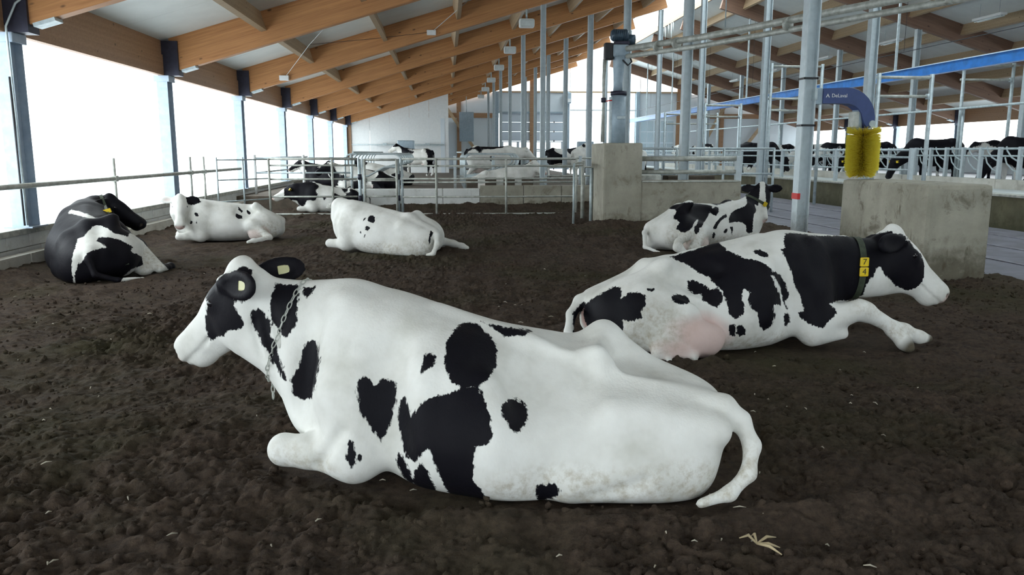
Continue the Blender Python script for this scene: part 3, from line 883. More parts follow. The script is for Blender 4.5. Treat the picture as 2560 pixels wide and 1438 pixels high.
# ---- rail along the left kerb
t = tag(empty('kerb_rail', (-5.72, 14, 0)), 'long tube rail on posts along the left kerb', 'railing')
pipe('rail', [(0, -18, 1.15), (0, 8.9, 1.15)], .037, 'galv_dirty', t)
for y in (-9.2, -3.6, .35, 4.5, 5.5):
    pipe('upright', [(0, y, .2), (0, y, 1.5)], .028, 'galv_dirty', t)
    MB().bbox((-.05, y - .05, 1.10), (.05, y + .05, 1.20), .01).build('clamp', 'galv_dirty', t)
t = tag(empty('sliding_gate_rod', (-5.45, 19.6, 0)), 'light tube frame on the kerb beside the first gate', 'barrier')
for z in (1.42, .94, .42): pipe('rail', [(0, 0, z), (.9, 1.3, z)], .018, 'galv', t)
for f in (0.0, .5): pipe('upright', [(.9 * f, 1.3 * f, .1), (.9 * f, 1.3 * f, 1.48)], .022, 'galv', t)
# conduit on the first column
t = tag(empty('cable_conduit', (XL + .10, 11.50, 0)), 'thin grey conduit bending from the first rafter down the nearest column', 'conduit')
pipe('conduit', [(.85, .05, 3.92), (.45, .05, 3.80), (.15, .0, 3.55), (.02, -.04, 3.25), (.02, -.02, 2.2), (.02, 0, .6)], .016, 'galv', t)
pipe('conduit', [(.0, -.04, 2.6), (.0, -.04, .6)], .014, 'dark_cord', t)

# ---- concrete kerb wall in front of the cubicles
t = tag(empty('kerb_wall', (1.2, 22.7, 0)), 'low grey concrete wall of stained blocks behind the gates', 'wall')
xw = [-3.95, -2.6, -1.3, -.1, .95, 2.2, 3.3, 4.6, 6.0]
for i, (a, b) in enumerate(zip(xw[:-1], xw[1:])):
    MB().bbox((a - 1.2, 0, -.2), (b - 1.21, .3, .66 - (.08 if i < 4 else 0)), .02).build('block', 'white_block' if i in (1, 2, 3) else 'concrete', t)
for i in range(5):
    MB().bbox((-.2 - .0 + i * .0 + .55 * i - .4, .95, .3), (.13 + .55 * i - .4, 1.15, .86), .02).build('bed_board', 'grey_bed', t) if i < 4 else None

# ---- cubicle dividers
def divider_mesh():
    m = MB()
    pts = [(0, 0, 0), (0, 0, .95)] + arc((.22, 0, .95), .22, 180, 90, 6)[1:] + [(1.5, 0, 1.17)] + arc((1.5, 0, .97), .20, 90, -90, 8)[1:] + [(1.2, 0, .77), (.7, 0, .50), (0, 0, .42)]
    m.tube(pts, .028, 8)
    return m.mesh('divider_loop', 'galv')
dm = divider_mesh()
ORD = ('first', 'second', 'third', 'fourth', 'fifth', 'sixth', 'seventh', 'eighth', 'ninth')
for (x0, face, ys_, zf, what) in ((-3.1, 1, [25.0 + 1.22 * i for i in range(9)], .38, 'left cubicle row'), (.6, 1, [25.4 + 1.22 * i for i in range(8)], .38, 'middle cubicle row')):
    for i, y in enumerate(ys_):
        o = inst('stall_divider', dm, None, (x0, y, zf), (0, 0, 0 if face > 0 else math.pi))
        tag(o, ORD[i] + ' curved tube stall divider from the gates in the ' + what, 'stall divider', what + ' dividers')
    t = tag(empty('neck_rail', (x0 + (.3 if x0 < 0 else -.12), ys_[0], zf)), 'straight tube resting along the top of the ' + what, 'rail')
    pipe('rail', [(0, -.5, 1.22), (0, 1.22 * len(ys_), 1.22)], .03, 'galv', t)
t = tag(empty('tube_fence', (2.2, 27.3, .38)), 'tube fence with square posts among the standing cows', 'fence')
for z in (1.02, .72, .42): pipe('rail', [(-1.9, 0, z), (4.6, 0, z)], .026, 'galv_dirty', t)
for x in (-1.9, -.6, .2, 1.2, 2.4, 3.4, 4.6): MB().bbox((x - .05, -.05, 0), (x + .05, .05, 1.1), .008).build('post', 'galv_post', t)
t = tag(empty('tube_fence', (-4.0, 24.1, .38)), 'tube fence beside the left wall behind the gates', 'fence')
for z in (1.05, .62): pipe('rail', [(-1.6, 0, z), (1.2, 0, z)], .026, 'galv', t); pipe('rail', [(-1.6, 0, z), (-1.6, 9, z)], .026, 'galv', t)
for x in (-1.6, -.2, 1.2): pipe('post', [(x, 0, 0), (x, 0, 1.15)], .04, 'white_paint' if x < 0 else 'galv', t)

# ---- feed fences on the right
def fence(name, x, y0, y1, zs, zf, step, label, bars=False):
    t = tag(empty(name, (x, y0, zf)), label, 'fence')
    for z in zs: pipe('rail', [(0, 0, z - zf), (0, y1 - y0, z - zf)], .03 if z == zs[0] else .026, 'galv', t)
    n = int((y1 - y0) / step)
    pm_ = MB().bbox((-.05, -.05, 0), (.05, .05, zs[0] - zf + .05), .008).mesh('post', 'galv_post')
    bm_ = MB().tube([(0, .05, .24), (0, .22, .28), (0, .48, .46), (0, .56, .62)], .022, 6).mesh('head_bar', 'galv')
    b2_ = MB().tube([(0, .05, .52), (0, .30, .62), (0, .50, .80), (0, .54, .92)], .022, 6).mesh('upper_bar', 'galv')
    for i in range(n + 1):
        inst('post', pm_, t, (0, i * step, 0))
        if bars and i < n:
            inst('head_bar', bm_, t, (-.02, i * step, 0)); inst('upper_bar', b2_, t, (-.02, i * step, 0))
    return t
fence('feed_fence', 12.03, 19.9, 48, (1.66, 1.47, 1.14), .70, 4.0, 'long low feed fence on the near edge of the feed lane')
fence('feed_fence', 15.4, 12.4, 48, (1.70, 1.50), .84, .80, 'feed fence with slanting head bars in front of the feeding cows', True)
t = tag(empty('long_pipe', (15.4, 12, 0)), 'high tube running the length of the barn above the feeding cows', 'rail')
pipe('tube', [(0, 0, 2.90), (0, 40, 2.90)], .035, 'galv', t)
for y in (.5, 11.2, 24.5, 36.6): pipe('upright', [(.15, y, .5), (.15, y, 2.90)], .04, 'galv', t); pipe('bracket', [(.15, y, 2.88), (0, y, 2.88)], .03, 'galv', t)
for i, (x0, x1, y, zt_, lab) in enumerate(((15.62, 17.3, 23.6, 4.2, 'tall tube frame at the right edge above the feeding cows'), (9.75, 11.1, 17.8, 3.28, 'tall tube frame beside the post right of the brush'),
                                       (9.75, 11.4, 23.9, 4.15, 'tallest tube frame, left of the brush post'), (9.75, 11.2, 30.0, 3.35, 'small far tube frame in front of the white gable'), (12.2, 13.6, 30.0, 3.6, 'far tube frame hung over the feed lane'), (9.9, 12.4, 36.1, 3.3, 'farthest tube frame over the feed lane'))):
    t = tag(empty('tall_barrier', (x0, y, 0)), lab, 'barrier')
    L = x1 - x0; d = .42 if i != 2 else .95
    pipe('rail', [(0, 0, zt_), (L, 0, zt_)], .036, 'galv_dirty', t); pipe('rail', [(0, 0, zt_ - d), (L, 0, zt_ - d)], .034, 'galv_dirty', t)
    pipe('upright', [(L, 0, .0 if x1 < 12 else .6), (L, 0, zt_ + .08)], .05, 'galv', t)
    pipe('upright', [(.02, -.12, .0 if x0 < 12 else .6), (.02, -.12, zt_ + .08)], .05, 'galv', t)
    MB().tube([(L - .06, 0, zt_ - d - .06), (L - .06, 0, zt_ - d + .06)], .055, 10).build('clamp', 'galv', t)

# ---- barrier behind the concrete wall
t = tag(empty('tube_barrier', (4.3, 17.45, 0)), 'thick tube barrier on top of the low concrete wall', 'barrier')
for z, r in ((1.46, .055), (1.17, .045)): pipe('rail', [(-.05, 0, z), (2.20, 0, z)], r, 'galv_dirty', t)
MB().bbox((2.15, -.06, .95), (2.28, .06, 1.52), .01).build('post', 'galv_post', t)
t = tag(empty('tube_barrier', (5.6, 21.2, 0)), 'long tube barrier beyond the low concrete wall', 'barrier')
for z in (1.70, 1.02, .70): pipe('rail', [(-1.4, 0, z), (3.3, 0, z)], .03, 'galv', t)
for x in (.6, 1.9, 3.3): pipe('upright', [(x, 0, -.1), (x, 0, 1.72)], .035, 'galv', t)
t = tag(empty('water_trough', (4.9, 19.6, 0)), 'round pale water trough standing behind the low concrete wall', 'trough')
MB().tube([(0, 0, -.1), (0, 0, .5), (0, 0, 1.02), (0, 0, 1.05)], [.40, .42, .45, .42], 24).build('tub', 'kerb_top', t)
MB().bbox((.55, -.25, -.1), (1.75, .25, 1.03), .03).build('side_box', 'grey_bed', t)

# ---- blue feeding-wagon rail and its cable
t = tag(empty('wagon_rail', (13.7, 10, 0)), 'bright blue overhead rail running the length of the feed lane', 'rail')
MB().box((-.07, 0, 3.78), (.07, 50, 4.02)).build('beam', 'rail_blue', t)
MB().box((-.10, 0, 4.02), (.10, 50, 4.045)).build('top_flange', 'rail_light', t); MB().box((-.10, 0, 3.755), (.10, 50, 3.78)).build('bottom_flange', 'rail_blue', t)
for y in YB[3:11]: MB().box((-.03, y - 10 - .03, 4.04), (.03, y - 10 + .03, zbot(13.7) + .05)).build('hanger', 'galv', t)
t = tag(empty('steel_cable', (14.0, 10, 0)), 'thin dark cable strung above the blue rail', 'cable')
pipe('cable', [(0, 0, 4.62), (0, 50, 4.62)], .012, 'dark_cord', t, 6)
for y in YB[3:11]: pipe('tie', [(0, y - 10 + .12, 4.62), (0, y - 10 + .12, zbot(13.7) + .1)], .006, 'dark_cord', t, 5)

# ---- lamps
def floodlight(loc, label):
    t = tag(empty('floodlight', loc), label, 'lamp', 'floodlights under the left rafters')
    MB().bbox((-.22, -.16, -.22), (.22, .14, .02), .05).build('housing', 'lamp_white', t)
    MB().bbox((-.19, -.175, -.20), (.19, -.155, -.03), .02).build('lens', 'lamp_lens', t)
    MB().tube([(0, 0, 0), (0, 0, .29)], .028, 8).build('bracket', 'galv', t)
plain('lamp_lens', (.72, .78, .78), .12, var=.1)
words = ('nearest and largest', 'second nearest', 'third', 'fourth', 'fifth', 'farthest')
for i, kk in enumerate(range(5, 11)):
    floodlight((2.38, YB[kk] - .12, zbot(2.38) - .30), words[i] + ' white floodlight in the row under the left rafters')
def strip_light(loc, label):
    t = tag(empty('strip_light', loc), label, 'lamp', 'strip lights under the right roof')
    MB().bbox((-.12, -.75, 0), (.12, .75, .09), .02).build('housing', 'lamp_white', t)
    for x in (-.06, .06): MB().tube([(x, -.68, -.02), (x, .68, -.02)], .022, 8).build('tube', 'lamp_lens', t)
    for y in (-.5, .5): MB().tube([(0, y, .09), (0, y, zbot(18.7) + RD - loc[2])], .006, 5).build('hanger', 'galv', t)
for i, y in enumerate((27.0, 33.1, 39.2, 45.3, 51.4)):
    strip_light((18.7, y, 6.15), ('nearest', 'second', 'third', 'fourth', 'farthest')[i] + ' white strip light under the right half of the roof')

# ---- cords of the wind netting on the left rafters
t = tag(empty('netting_cord', (-4.6, 23.6, 0)), 'pale cord with a winch box crossing the left rafters', 'cord')
MB().bbox((-.10, .08, 3.62), (.16, .20, 3.76), .01).build('winch_box', 'lamp_white', t)
pipe('cord', [(.10, .05, 3.74), (1.2, -2.6, 4.25), (2.4, -5.6, 4.62)], .008, 'cord', t, 5)
t = tag(empty('netting_cord', (-.4, 23.7, 0)), 'second pale cord with a small box beneath the middle rafters', 'cord')
MB().bbox((-.10, .02, 4.92), (.16, .14, 5.06), .01).build('winch_box', 'lamp_white', t)
pipe('cord', [(.10, -.02, 5.04), (1.2, -2.2, 5.62), (2.4, -4.4, 6.2)], .010, 'cord', t, 5)
pipe('dark_cord', [(-.1, .0, 4.98), (-1.5, -.6, 4.72), (-3.2, -1.5, 4.42)], .006, 'dark_cord', t, 5)
# ---- items on the far walls
t = tag(empty('wall_shelf', (-2.6, YP - .2, 2.0)), 'long thin shelf board on the white partition wall', 'shelf')
MB().bbox((-1.6, -.3, .0), (2.4, .1, .05), .008).build('board', 'galv', t)
for x in (-1.0, 1.5): MB().bbox((x - .12, -.25, .05), (x + .12, .0, .14), .01).build('bracket', 'galv', t)
def feeder(loc, label):
    t = tag(empty('feed_station', loc), label, 'feeder')
    MB().bbox((-.45, -.35, 1.15), (.45, .35, 1.85), .05).build('hopper', 'machine_grey', t)
    MB().tube([(0, 0, 1.15), (0, 0, .75)], [.28, .2], 12).build('chute', 'steel_dark', t)
    MB().bbox((-.22, -.2, 0), (.22, .2, .8), .03).build('stand', 'black_plastic', t)
feeder((-2.15, 44.0, .38), 'grey feed station before the white partition wall'); feeder((8.2, 47.0, .38), 'grey feed station beside the bright far door')
t = tag(empty('grey_cabinet', (1.45, 56.0, 2.35)), 'dark grey cabinet hanging near the far left corner', 'cabinet')
MB().bbox((-.5, 0, 0), (.5, .35, 2.0), .02).build('cabinet_body', 'machine_grey', t); MB().box((-.45, -.02, .05), (.45, 0, 1.95)).build('cabinet_door', 'machine_grey', t)
MB().tube([(0, .17, 2.0), (0, .17, zbot(1.45) - 2.35)], .03, 8).build('hanger', 'galv', t)
t = tag(empty('wall_heater', (9.15, YF - .5, 5.2)), 'small grey machine mounted high on the far post', 'machine')
MB().bbox((-.25, -.2, 0), (.25, .3, .8), .05).build('housing', 'machine_grey', t); MB().bbox((-.2, -.24, .1), (.2, -.2, .35), .01).build('vent', 'white_paint', t)
# icicles on the edge of the open ridge
for i, (dy, L) in enumerate(((0, .55), (.35, .9), (.9, .5), (1.6, .7), (2.1, .4))):
    zz = zbot(XO_R) + RD - .11
    o = MB().tube([(0, 0, 0), (0, 0, -L * .5), (0, 0, -L)], [.05, .03, .006], 8).build('icicle', 'lamp_lens'); o.location = (XO_R, 43.5 + dy, zz)
    tag(o, ('longest' if i == 1 else 'shortest' if i == 4 else ('first', '', 'third', 'fourth')[i]) + ' white icicle hanging from the far edge of the open ridge', 'icicle', 'icicles at the ridge')
# dry husk on the bedding close to the camera
t = tag(empty('straw_husk', (1.235, 2.90, .035)), 'pale dry plant husk on the bedding at the bottom right', 'husk')
for q, (a, L, b) in enumerate(((20, .10, .02), (150, .07, .03), (-60, .12, .015), (95, .05, .03), (-30, .09, .01))):
    c, s_ = math.cos(R(a)), math.sin(R(a))
    MB().tube([(0, 0, 0), (c * L * .5, s_ * L * .5, b), (c * L, s_ * L, b * .3)], [.004, .007, .002], 6).build('strand', 'straw', t)

def straw_bits():
    rng = np.random.default_rng(9); m = MB()
    for i in range(150):
        y = 2.1 + 9 * rng.random() ** 1.6; x = y * (rng.random() * 1.25 - .58); a = rng.random() * 6.28; L = .008 + .022 * rng.random() ** 2
        if x < -5.4 or x > 7: continue
        z = float(ground_height(np.array([x]), np.array([y]))[0]) + .012
        c, s_ = math.cos(a), math.sin(a)
        m.tube([(x - c * L, y - s_ * L, z), (x, y, z + .006), (x + c * L, y + s_ * L, z)], [.002, .004, .002], 5)
    o = m.build('straw_bits', 'pale_chip'); tag(o, 'small pale chips and straw bits strewn over the dark bedding', 'straw'); o['kind'] = 'stuff'
plain('pale_chip', (.55, .50, .40), .8, var=.5, scale=3)
straw_bits()
VOX1 = .0115
# hair patches: black (b) or white (w) outlines on the skin in each cow's own space, how deep they reach, and which way they face
PATCH = {
 'front': [
  ('b', [(1.544, 0.161, 0.911), (1.513, 0.138, 0.938), (1.435, 0.161, 0.978), (1.41, 0.109, 1.002), (1.367, 0.088, 1.022), (1.327, 0.087, 0.999), (1.247, 0.266, 0.961), (1.371, 0.189, 0.935), (1.372, 0.203, 0.879), (1.38, 0.167, 0.804), (1.358, 0.165, 0.765), (1.355, 0.161, 0.724), (1.375, 0.161, 0.704), (1.423, 0.159, 0.701), (1.484, 0.129, 0.657), (1.55, 0.08, 0.638), (1.59, 0.053, 0.605), (1.623, 0.049, 0.628), (1.612, 0.071, 0.706), (1.574, 0.114, 0.787), (1.55, 0.134, 0.827), (1.61, 0.055, 0.846)], 0.45, (-0.48, 0.86, 0.18)),
  ('b', [(1.211, 0.066, 0.934), (1.081, 0.068, 0.923), (1.062, 0.132, 0.837), (1.059, 0.157, 0.763), (1.08, 0.175, 0.698), (1.11, 0.178, 0.678), (1.17, 0.146, 0.698), (1.201, 0.141, 0.745), (1.213, 0.131, 0.802), (1.209, 0.115, 0.868), (1.207, 0.087, 0.913)], 0.45, (-0.43, 0.88, 0.19)),
  ('b', [(1.316, 0.153, 0.793), (1.272, 0.136, 0.809), (1.248, 0.134, 0.787), (1.205, 0.144, 0.736), (1.202, 0.156, 0.669), (1.172, 0.17, 0.624), (1.134, 0.194, 0.553), (1.104, 0.208, 0.454), (1.138, 0.194, 0.473), (1.198, 0.169, 0.553), (1.25, 0.158, 0.628), (1.297, 0.141, 0.692), (1.31, 0.14, 0.741)], 0.45, (-0.44, 0.87, 0.22)),
  ('b', [(0.995, 0.177, 0.657), (0.961, 0.183, 0.663), (0.921, 0.22, 0.647), (0.868, 0.35, 0.568), (0.878, 0.372, 0.498), (0.961, 0.237, 0.38), (1.02, 0.197, 0.36), (1.059, 0.2, 0.368), (1.088, 0.206, 0.389), (1.076, 0.208, 0.46), (1.042, 0.197, 0.538), (1.023, 0.186, 0.614)], 0.45, (-0.4, 0.88, 0.26)),
  ('b', [(1.058, 0.074, 0.92), (0.985, 0.077, 0.922), (0.993, 0.11, 0.888), (1.015, 0.118, 0.873), (1.034, 0.11, 0.882)], 0.45, (-0.4, 0.9, 0.17)),
  ('b', [(0.624, 0.398, 0.56), (0.59, 0.389, 0.545), (0.575, 0.395, 0.51), (0.545, 0.372, 0.537), (0.519, 0.365, 0.541), (0.485, 0.37, 0.53), (0.465, 0.385, 0.499), (0.472, 0.405, 0.426), (0.478, 0.418, 0.365), (0.505, 0.427, 0.31), (0.533, 0.432, 0.247), (0.559, 0.435, 0.282), (0.593, 0.44, 0.338), (0.622, 0.444, 0.384), (0.64, 0.439, 0.455), (0.648, 0.419, 0.532)], 0.45, (-0.31, 0.9, 0.3)),
  ('b', [(0.309, 0.379, 0.678), (0.282, 0.377, 0.674), (0.271, 0.405, 0.646), (0.283, 0.427, 0.624), (0.312, 0.439, 0.613), (0.33, 0.445, 0.6), (0.332, 0.421, 0.638), (0.323, 0.393, 0.668)], 0.45, (-0.26, 0.93, 0.26)),
  ('b', [(0.178, 0.11, 0.774), (0.13, 0.109, 0.761), (0.065, 0.152, 0.721), (0.016, 0.217, 0.663), (0.01, 0.277, 0.614), (0.012, 0.36, 0.582), (0.045, 0.422, 0.557), (0.063, 0.443, 0.536), (0.129, 0.461, 0.538), (0.183, 0.455, 0.565), (0.211, 0.432, 0.602), (0.235, 0.386, 0.651), (0.238, 0.316, 0.707), (0.229, 0.215, 0.757), (0.208, 0.145, 0.771)], 0.45, (-0.21, 0.95, 0.25)),
  ('b', [(0.131, 0.454, 0.549), (0.064, 0.435, 0.547), (0.037, 0.462, 0.503), (0, 0.495, 0.444), (-0.02, 0.535, 0.361), (-0.002, 0.554, 0.314), (0.054, 0.557, 0.303), (0.061, 0.564, 0.243), (0.058, 0.562, 0.18), (0.068, 0.555, 0.14), (0.036, 0.546, 0.111), (0.002, 0.562, 0.058), (-0.003, 0.577, 0.024), (0.104, 0.597, 0.03), (0.155, 0.598, 0.054), (0.206, 0.5, 0.07), (0.237, 0.547, 0.171), (0.254, 0.56, 0.247), (0.271, 0.56, 0.282), (0.307, 0.547, 0.239), (0.356, 0.502, 0.19), (0.402, 0.469, 0.192), (0.423, 0.457, 0.242), (0.444, 0.436, 0.326), (0.454, 0.42, 0.385), (0.442, 0.409, 0.456), (0.412, 0.429, 0.473), (0.383, 0.47, 0.451), (0.367, 0.495, 0.406), (0.313, 0.506, 0.476), (0.246, 0.491, 0.51), (0.186, 0.483, 0.52), (0.146, 0.466, 0.539)], 0.45, (-0.23, 0.91, 0.35)),
  ('b', [(0.445, 0.448, 0.209), (0.419, 0.459, 0.187), (0.39, 0.468, 0.137), (0.378, 0.436, 0.058), (0.345, 0.457, 0.046), (0.334, 0.464, 0.026), (0.388, 0.468, 0.052), (0.445, 0.4, 0.067), (0.463, 0.433, 0.146), (0.457, 0.443, 0.193)], 0.45, (-0.27, 0.88, 0.38)),
  ('b', [(0.362, 0.486, 0.137), (0.311, 0.533, 0.196), (0.278, 0.53, 0.142), (0.263, 0.488, 0.07), (0.234, 0.531, 0.045), (0.268, 0.54, 0.046), (0.319, 0.546, 0.064), (0.352, 0.541, 0.096)], 0.45, (-0.25, 0.88, 0.4)),
  ('b', [(-0.074, 0.343, 0.471), (-0.103, 0.329, 0.459), (-0.14, 0.338, 0.436), (-0.157, 0.379, 0.405), (-0.155, 0.435, 0.369), (-0.127, 0.479, 0.348), (-0.094, 0.493, 0.364), (-0.079, 0.479, 0.399), (-0.056, 0.479, 0.424), (-0.048, 0.449, 0.459), (-0.059, 0.411, 0.469)], 0.45, (-0.15, 0.93, 0.32)),
  ('b', [(0.684, 0.466, 0.265), (0.655, 0.468, 0.251), (0.647, 0.475, 0.207), (0.652, 0.487, 0.155), (0.665, 0.49, 0.129), (0.682, 0.492, 0.165), (0.693, 0.478, 0.224)], 0.45, (-0.34, 0.87, 0.36)),
  ('b', [(0.636, 0.474, 0.198), (0.624, 0.469, 0.192), (0.63, 0.477, 0.162), (0.644, 0.484, 0.15), (0.641, 0.479, 0.181)], 0.45, (-0.33, 0.87, 0.37)),
  ('b', [(-0.219, 0.483, 0.12), (-0.253, 0.473, 0.107), (-0.271, 0.474, 0.124), (-0.296, 0.477, 0.116), (-0.321, 0.481, 0.09), (-0.309, 0.47, 0.058), (-0.271, 0.435, 0.021), (-0.229, 0.499, 0.032), (-0.21, 0.46, 0.046), (-0.211, 0.48, 0.093)], 0.45, (-0.11, 0.91, 0.41)),
  ('b', [(0.121, 0.08, 0.773), (0.021, 0.074, 0.752), (-0.111, -0.077, 0.696), (-0.089, 0.093, 0.71), (-0.031, 0.113, 0.712), (-0.011, 0.128, 0.707), (0.012, 0.126, 0.717), (0.07, 0.104, 0.749)], 0.45, (-0.17, 0.96, 0.22)),
 ],
 'right': [
  ('b', [(0.282, -0.113, 0.927), (0.353, -0.111, 0.928), (0.483, -0.1, 0.917), (0.48, -0.138, 0.914), (0.858, -0.212, 0.918), (1.226, -0.054, 0.927), (1.248, -0.064, 0.934), (1.249, -0.167, 0.883), (1.413, -0.088, 0.846), (1.25, -0.447, 0.849), (1.508, -0.101, 0.737), (1.546, -0.113, 0.641), (1.577, -0.121, 0.559), (1.555, -0.13, 0.491), (1.487, -0.12, 0.448), (1.469, -0.095, 0.409), (1.403, -0.094, 0.424), (1.3, -0.117, 0.464), (1.204, -0.149, 0.54), (1.138, -0.156, 0.597), (1.121, -0.154, 0.645), (1.099, -0.156, 0.645), (1.068, -0.159, 0.571), (1.011, -0.147, 0.487), (1.024, -0.096, 0.395), (0.787, -0.419, 0.416), (0.712, -0.435, 0.394), (0.789, -0.156, 0.354), (0.545, -0.446, 0.385), (0.579, -0.465, 0.349), (0.593, -0.495, 0.315), (0.52, -0.516, 0.255), (0.467, -0.524, 0.192), (0.403, -0.515, 0.217), (0.349, -0.484, 0.238), (0.305, -0.458, 0.273), (0.286, -0.451, 0.318), (0.324, -0.468, 0.327), (0.3, -0.447, 0.442), (0.262, -0.398, 0.539), (0.257, -0.37, 0.614), (0.209, -0.34, 0.728), (0.173, -0.302, 0.816), (0.211, -0.291, 0.827)], 0.45, (-0.47, -0.87, 0.14)),
  ('b', [(-0.684, -0.07, 0.735), (-0.581, -0.044, 0.758), (-0.495, -0.238, 0.834), (-0.411, -0.261, 0.882), (-0.351, -0.281, 0.89), (-0.239, -0.202, 0.801), (-0.199, -0.28, 0.777), (-0.14, -0.34, 0.752), (-0.092, -0.356, 0.747), (0.005, -0.414, 0.715), (0.048, -0.445, 0.667), (0.143, -0.384, 0.617), (0.2, -0.388, 0.538), (0.216, -0.406, 0.475), (0.207, -0.418, 0.425), (0.185, -0.423, 0.413), (0.204, -0.437, 0.336), (0.169, -0.435, 0.376), (0.139, -0.427, 0.493), (0.109, -0.441, 0.561), (0.041, -0.467, 0.625), (0.064, -0.485, 0.556), (0.125, -0.447, 0.458), (0.134, -0.454, 0.38), (0.038, -0.538, 0.398), (0.059, -0.529, 0.318), (0.033, -0.539, 0.242), (-0.035, -0.55, 0.194), (-0.084, -0.569, 0.238), (-0.103, -0.571, 0.342), (-0.156, -0.568, 0.381), (-0.184, -0.547, 0.455), (-0.148, -0.531, 0.503), (-0.209, -0.516, 0.527), (-0.228, -0.544, 0.455), (-0.207, -0.563, 0.394), (-0.221, -0.574, 0.332), (-0.284, -0.575, 0.294), (-0.332, -0.558, 0.343), (-0.349, -0.519, 0.452), (-0.367, -0.49, 0.498), (-0.394, -0.448, 0.543), (-0.418, -0.402, 0.562), (-0.423, -0.333, 0.59), (-0.496, -0.269, 0.621), (-0.516, -0.243, 0.644), (-0.569, -0.194, 0.677), (-0.629, -0.12, 0.708)], 0.45, (-0.36, -0.92, 0.16)),
  ('b', [(-0.599, -0.307, 0.562), (-0.546, -0.305, 0.574), (-0.492, -0.349, 0.548), (-0.45, -0.424, 0.514), (-0.396, -0.456, 0.532), (-0.367, -0.49, 0.498), (-0.376, -0.524, 0.427), (-0.422, -0.532, 0.385), (-0.474, -0.51, 0.401), (-0.519, -0.484, 0.435), (-0.516, -0.43, 0.477), (-0.582, -0.432, 0.478), (-0.618, -0.375, 0.508)], 0.45, (-0.31, -0.93, 0.17)),
  ('b', [(-0.778, -0.502, 0.481), (-0.72, -0.455, 0.488), (-0.656, -0.463, 0.472), (-0.629, -0.499, 0.427), (-0.681, -0.591, 0.426), (-0.752, -0.574, 0.424), (-0.789, -0.543, 0.45)], 0.45, (-0.29, -0.94, 0.18)),
  ('b', [(-1.198, -0.273, 0.518), (-1.157, -0.329, 0.521), (-1.163, -0.388, 0.479), (-1.174, -0.412, 0.445), (-1.114, -0.428, 0.492), (-1.035, -0.473, 0.508), (-0.994, -0.507, 0.485), (-1.005, -0.542, 0.415), (-1.038, -0.552, 0.367), (-1.033, -0.566, 0.318), (-1.087, -0.554, 0.291), (-1.142, -0.517, 0.284), (-1.174, -0.485, 0.291), (-1.168, -0.499, 0.203), (-1.18, -0.472, 0.145), (-1.23, -0.407, 0.104), (-1.281, -0.338, 0.089), (-1.319, -0.26, 0.098), (-1.377, -0.133, 0.124), (-1.408, -0.074, 0.208), (-1.418, -0.12, 0.327), (-1.378, -0.188, 0.393), (-1.306, -0.228, 0.453), (-1.245, -0.25, 0.495)], 0.45, (-0.21, -0.96, 0.2)),
  ('b', [(-0.329, -0.563, 0.241), (-0.3, -0.571, 0.255), (-0.273, -0.571, 0.229), (-0.271, -0.557, 0.161), (-0.307, -0.549, 0.153), (-0.33, -0.555, 0.194)], 0.45, (-0.34, -0.91, 0.21)),
  ('b', [(-0.267, -0.572, 0.235), (-0.23, -0.576, 0.249), (-0.195, -0.574, 0.215), (-0.196, -0.565, 0.174), (-0.244, -0.556, 0.149), (-0.268, -0.563, 0.182)], 0.45, (-0.35, -0.91, 0.21)),
  ('b', [(0.175, -0.444, 0.312), (0.218, -0.44, 0.31), (0.223, -0.443, 0.244), (0.197, -0.442, 0.191), (0.171, -0.451, 0.22)], 0.45, (-0.4, -0.89, 0.2)),
  ('b', [(-0.048, -0.286, 0.803), (0.001, -0.278, 0.814), (0.051, -0.325, 0.787), (0.048, -0.351, 0.764), (0.003, -0.348, 0.764), (-0.041, -0.321, 0.781)], 0.45, (-0.38, -0.92, 0.12)),
  ('b', [(-0.97, -0.468, 0.529), (-0.917, -0.461, 0.533), (-0.921, -0.478, 0.52), (-0.961, -0.483, 0.516)], 0.45, (-0.25, -0.95, 0.17)),
  ('b', [(-1.515, -0.144, 0.279), (-1.418, -0.115, 0.38), (-1.405, -0.158, 0.347), (-1.424, 0.035, 0.227), (-1.468, -0.154, 0.103), (-1.518, -0.217, 0.119)], 0.45, (-0.16, -0.97, 0.2)),
 ],
 'mid': [
  ('b', [(-0.828, -0.139, 0.736), (-0.784, -0.164, 0.763), (-0.645, -0.25, 0.801), (-0.475, -0.36, 0.814), (-0.324, -0.463, 0.806), (-0.015, -0.106, 0.747), (0.003, -0.172, 0.729), (-0.028, -0.238, 0.691), (0.062, -0.197, 0.718), (0.099, -0.237, 0.699), (0.037, -0.328, 0.643), (-0.049, -0.366, 0.574), (-0.083, -0.288, 0.611), (-0.101, -0.257, 0.631), (-0.155, -0.303, 0.572), (-0.238, -0.357, 0.516), (-0.317, -0.422, 0.481), (-0.484, -0.601, 0.408), (-0.517, -0.597, 0.399), (-0.542, -0.63, 0.341), (-0.595, -0.63, 0.312), (-0.638, -0.62, 0.354), (-0.598, -0.572, 0.43), (-0.51, -0.527, 0.475), (-0.364, -0.322, 0.538), (-0.556, -0.505, 0.495), (-0.653, -0.584, 0.412), (-0.729, -0.611, 0.377), (-0.821, -0.627, 0.345), (-0.829, -0.53, 0.342), (-0.852, -0.489, 0.38), (-0.877, -0.472, 0.379), (-0.861, -0.461, 0.439), (-0.815, -0.46, 0.489), (-0.826, -0.399, 0.536), (-0.863, -0.343, 0.543), (-0.817, -0.286, 0.589), (-0.735, -0.247, 0.657), (-0.696, -0.126, 0.679), (-0.696, 0.011, 0.681), (-0.692, 0.077, 0.682)], 0.45, (-0.55, -0.83, 0.08)),
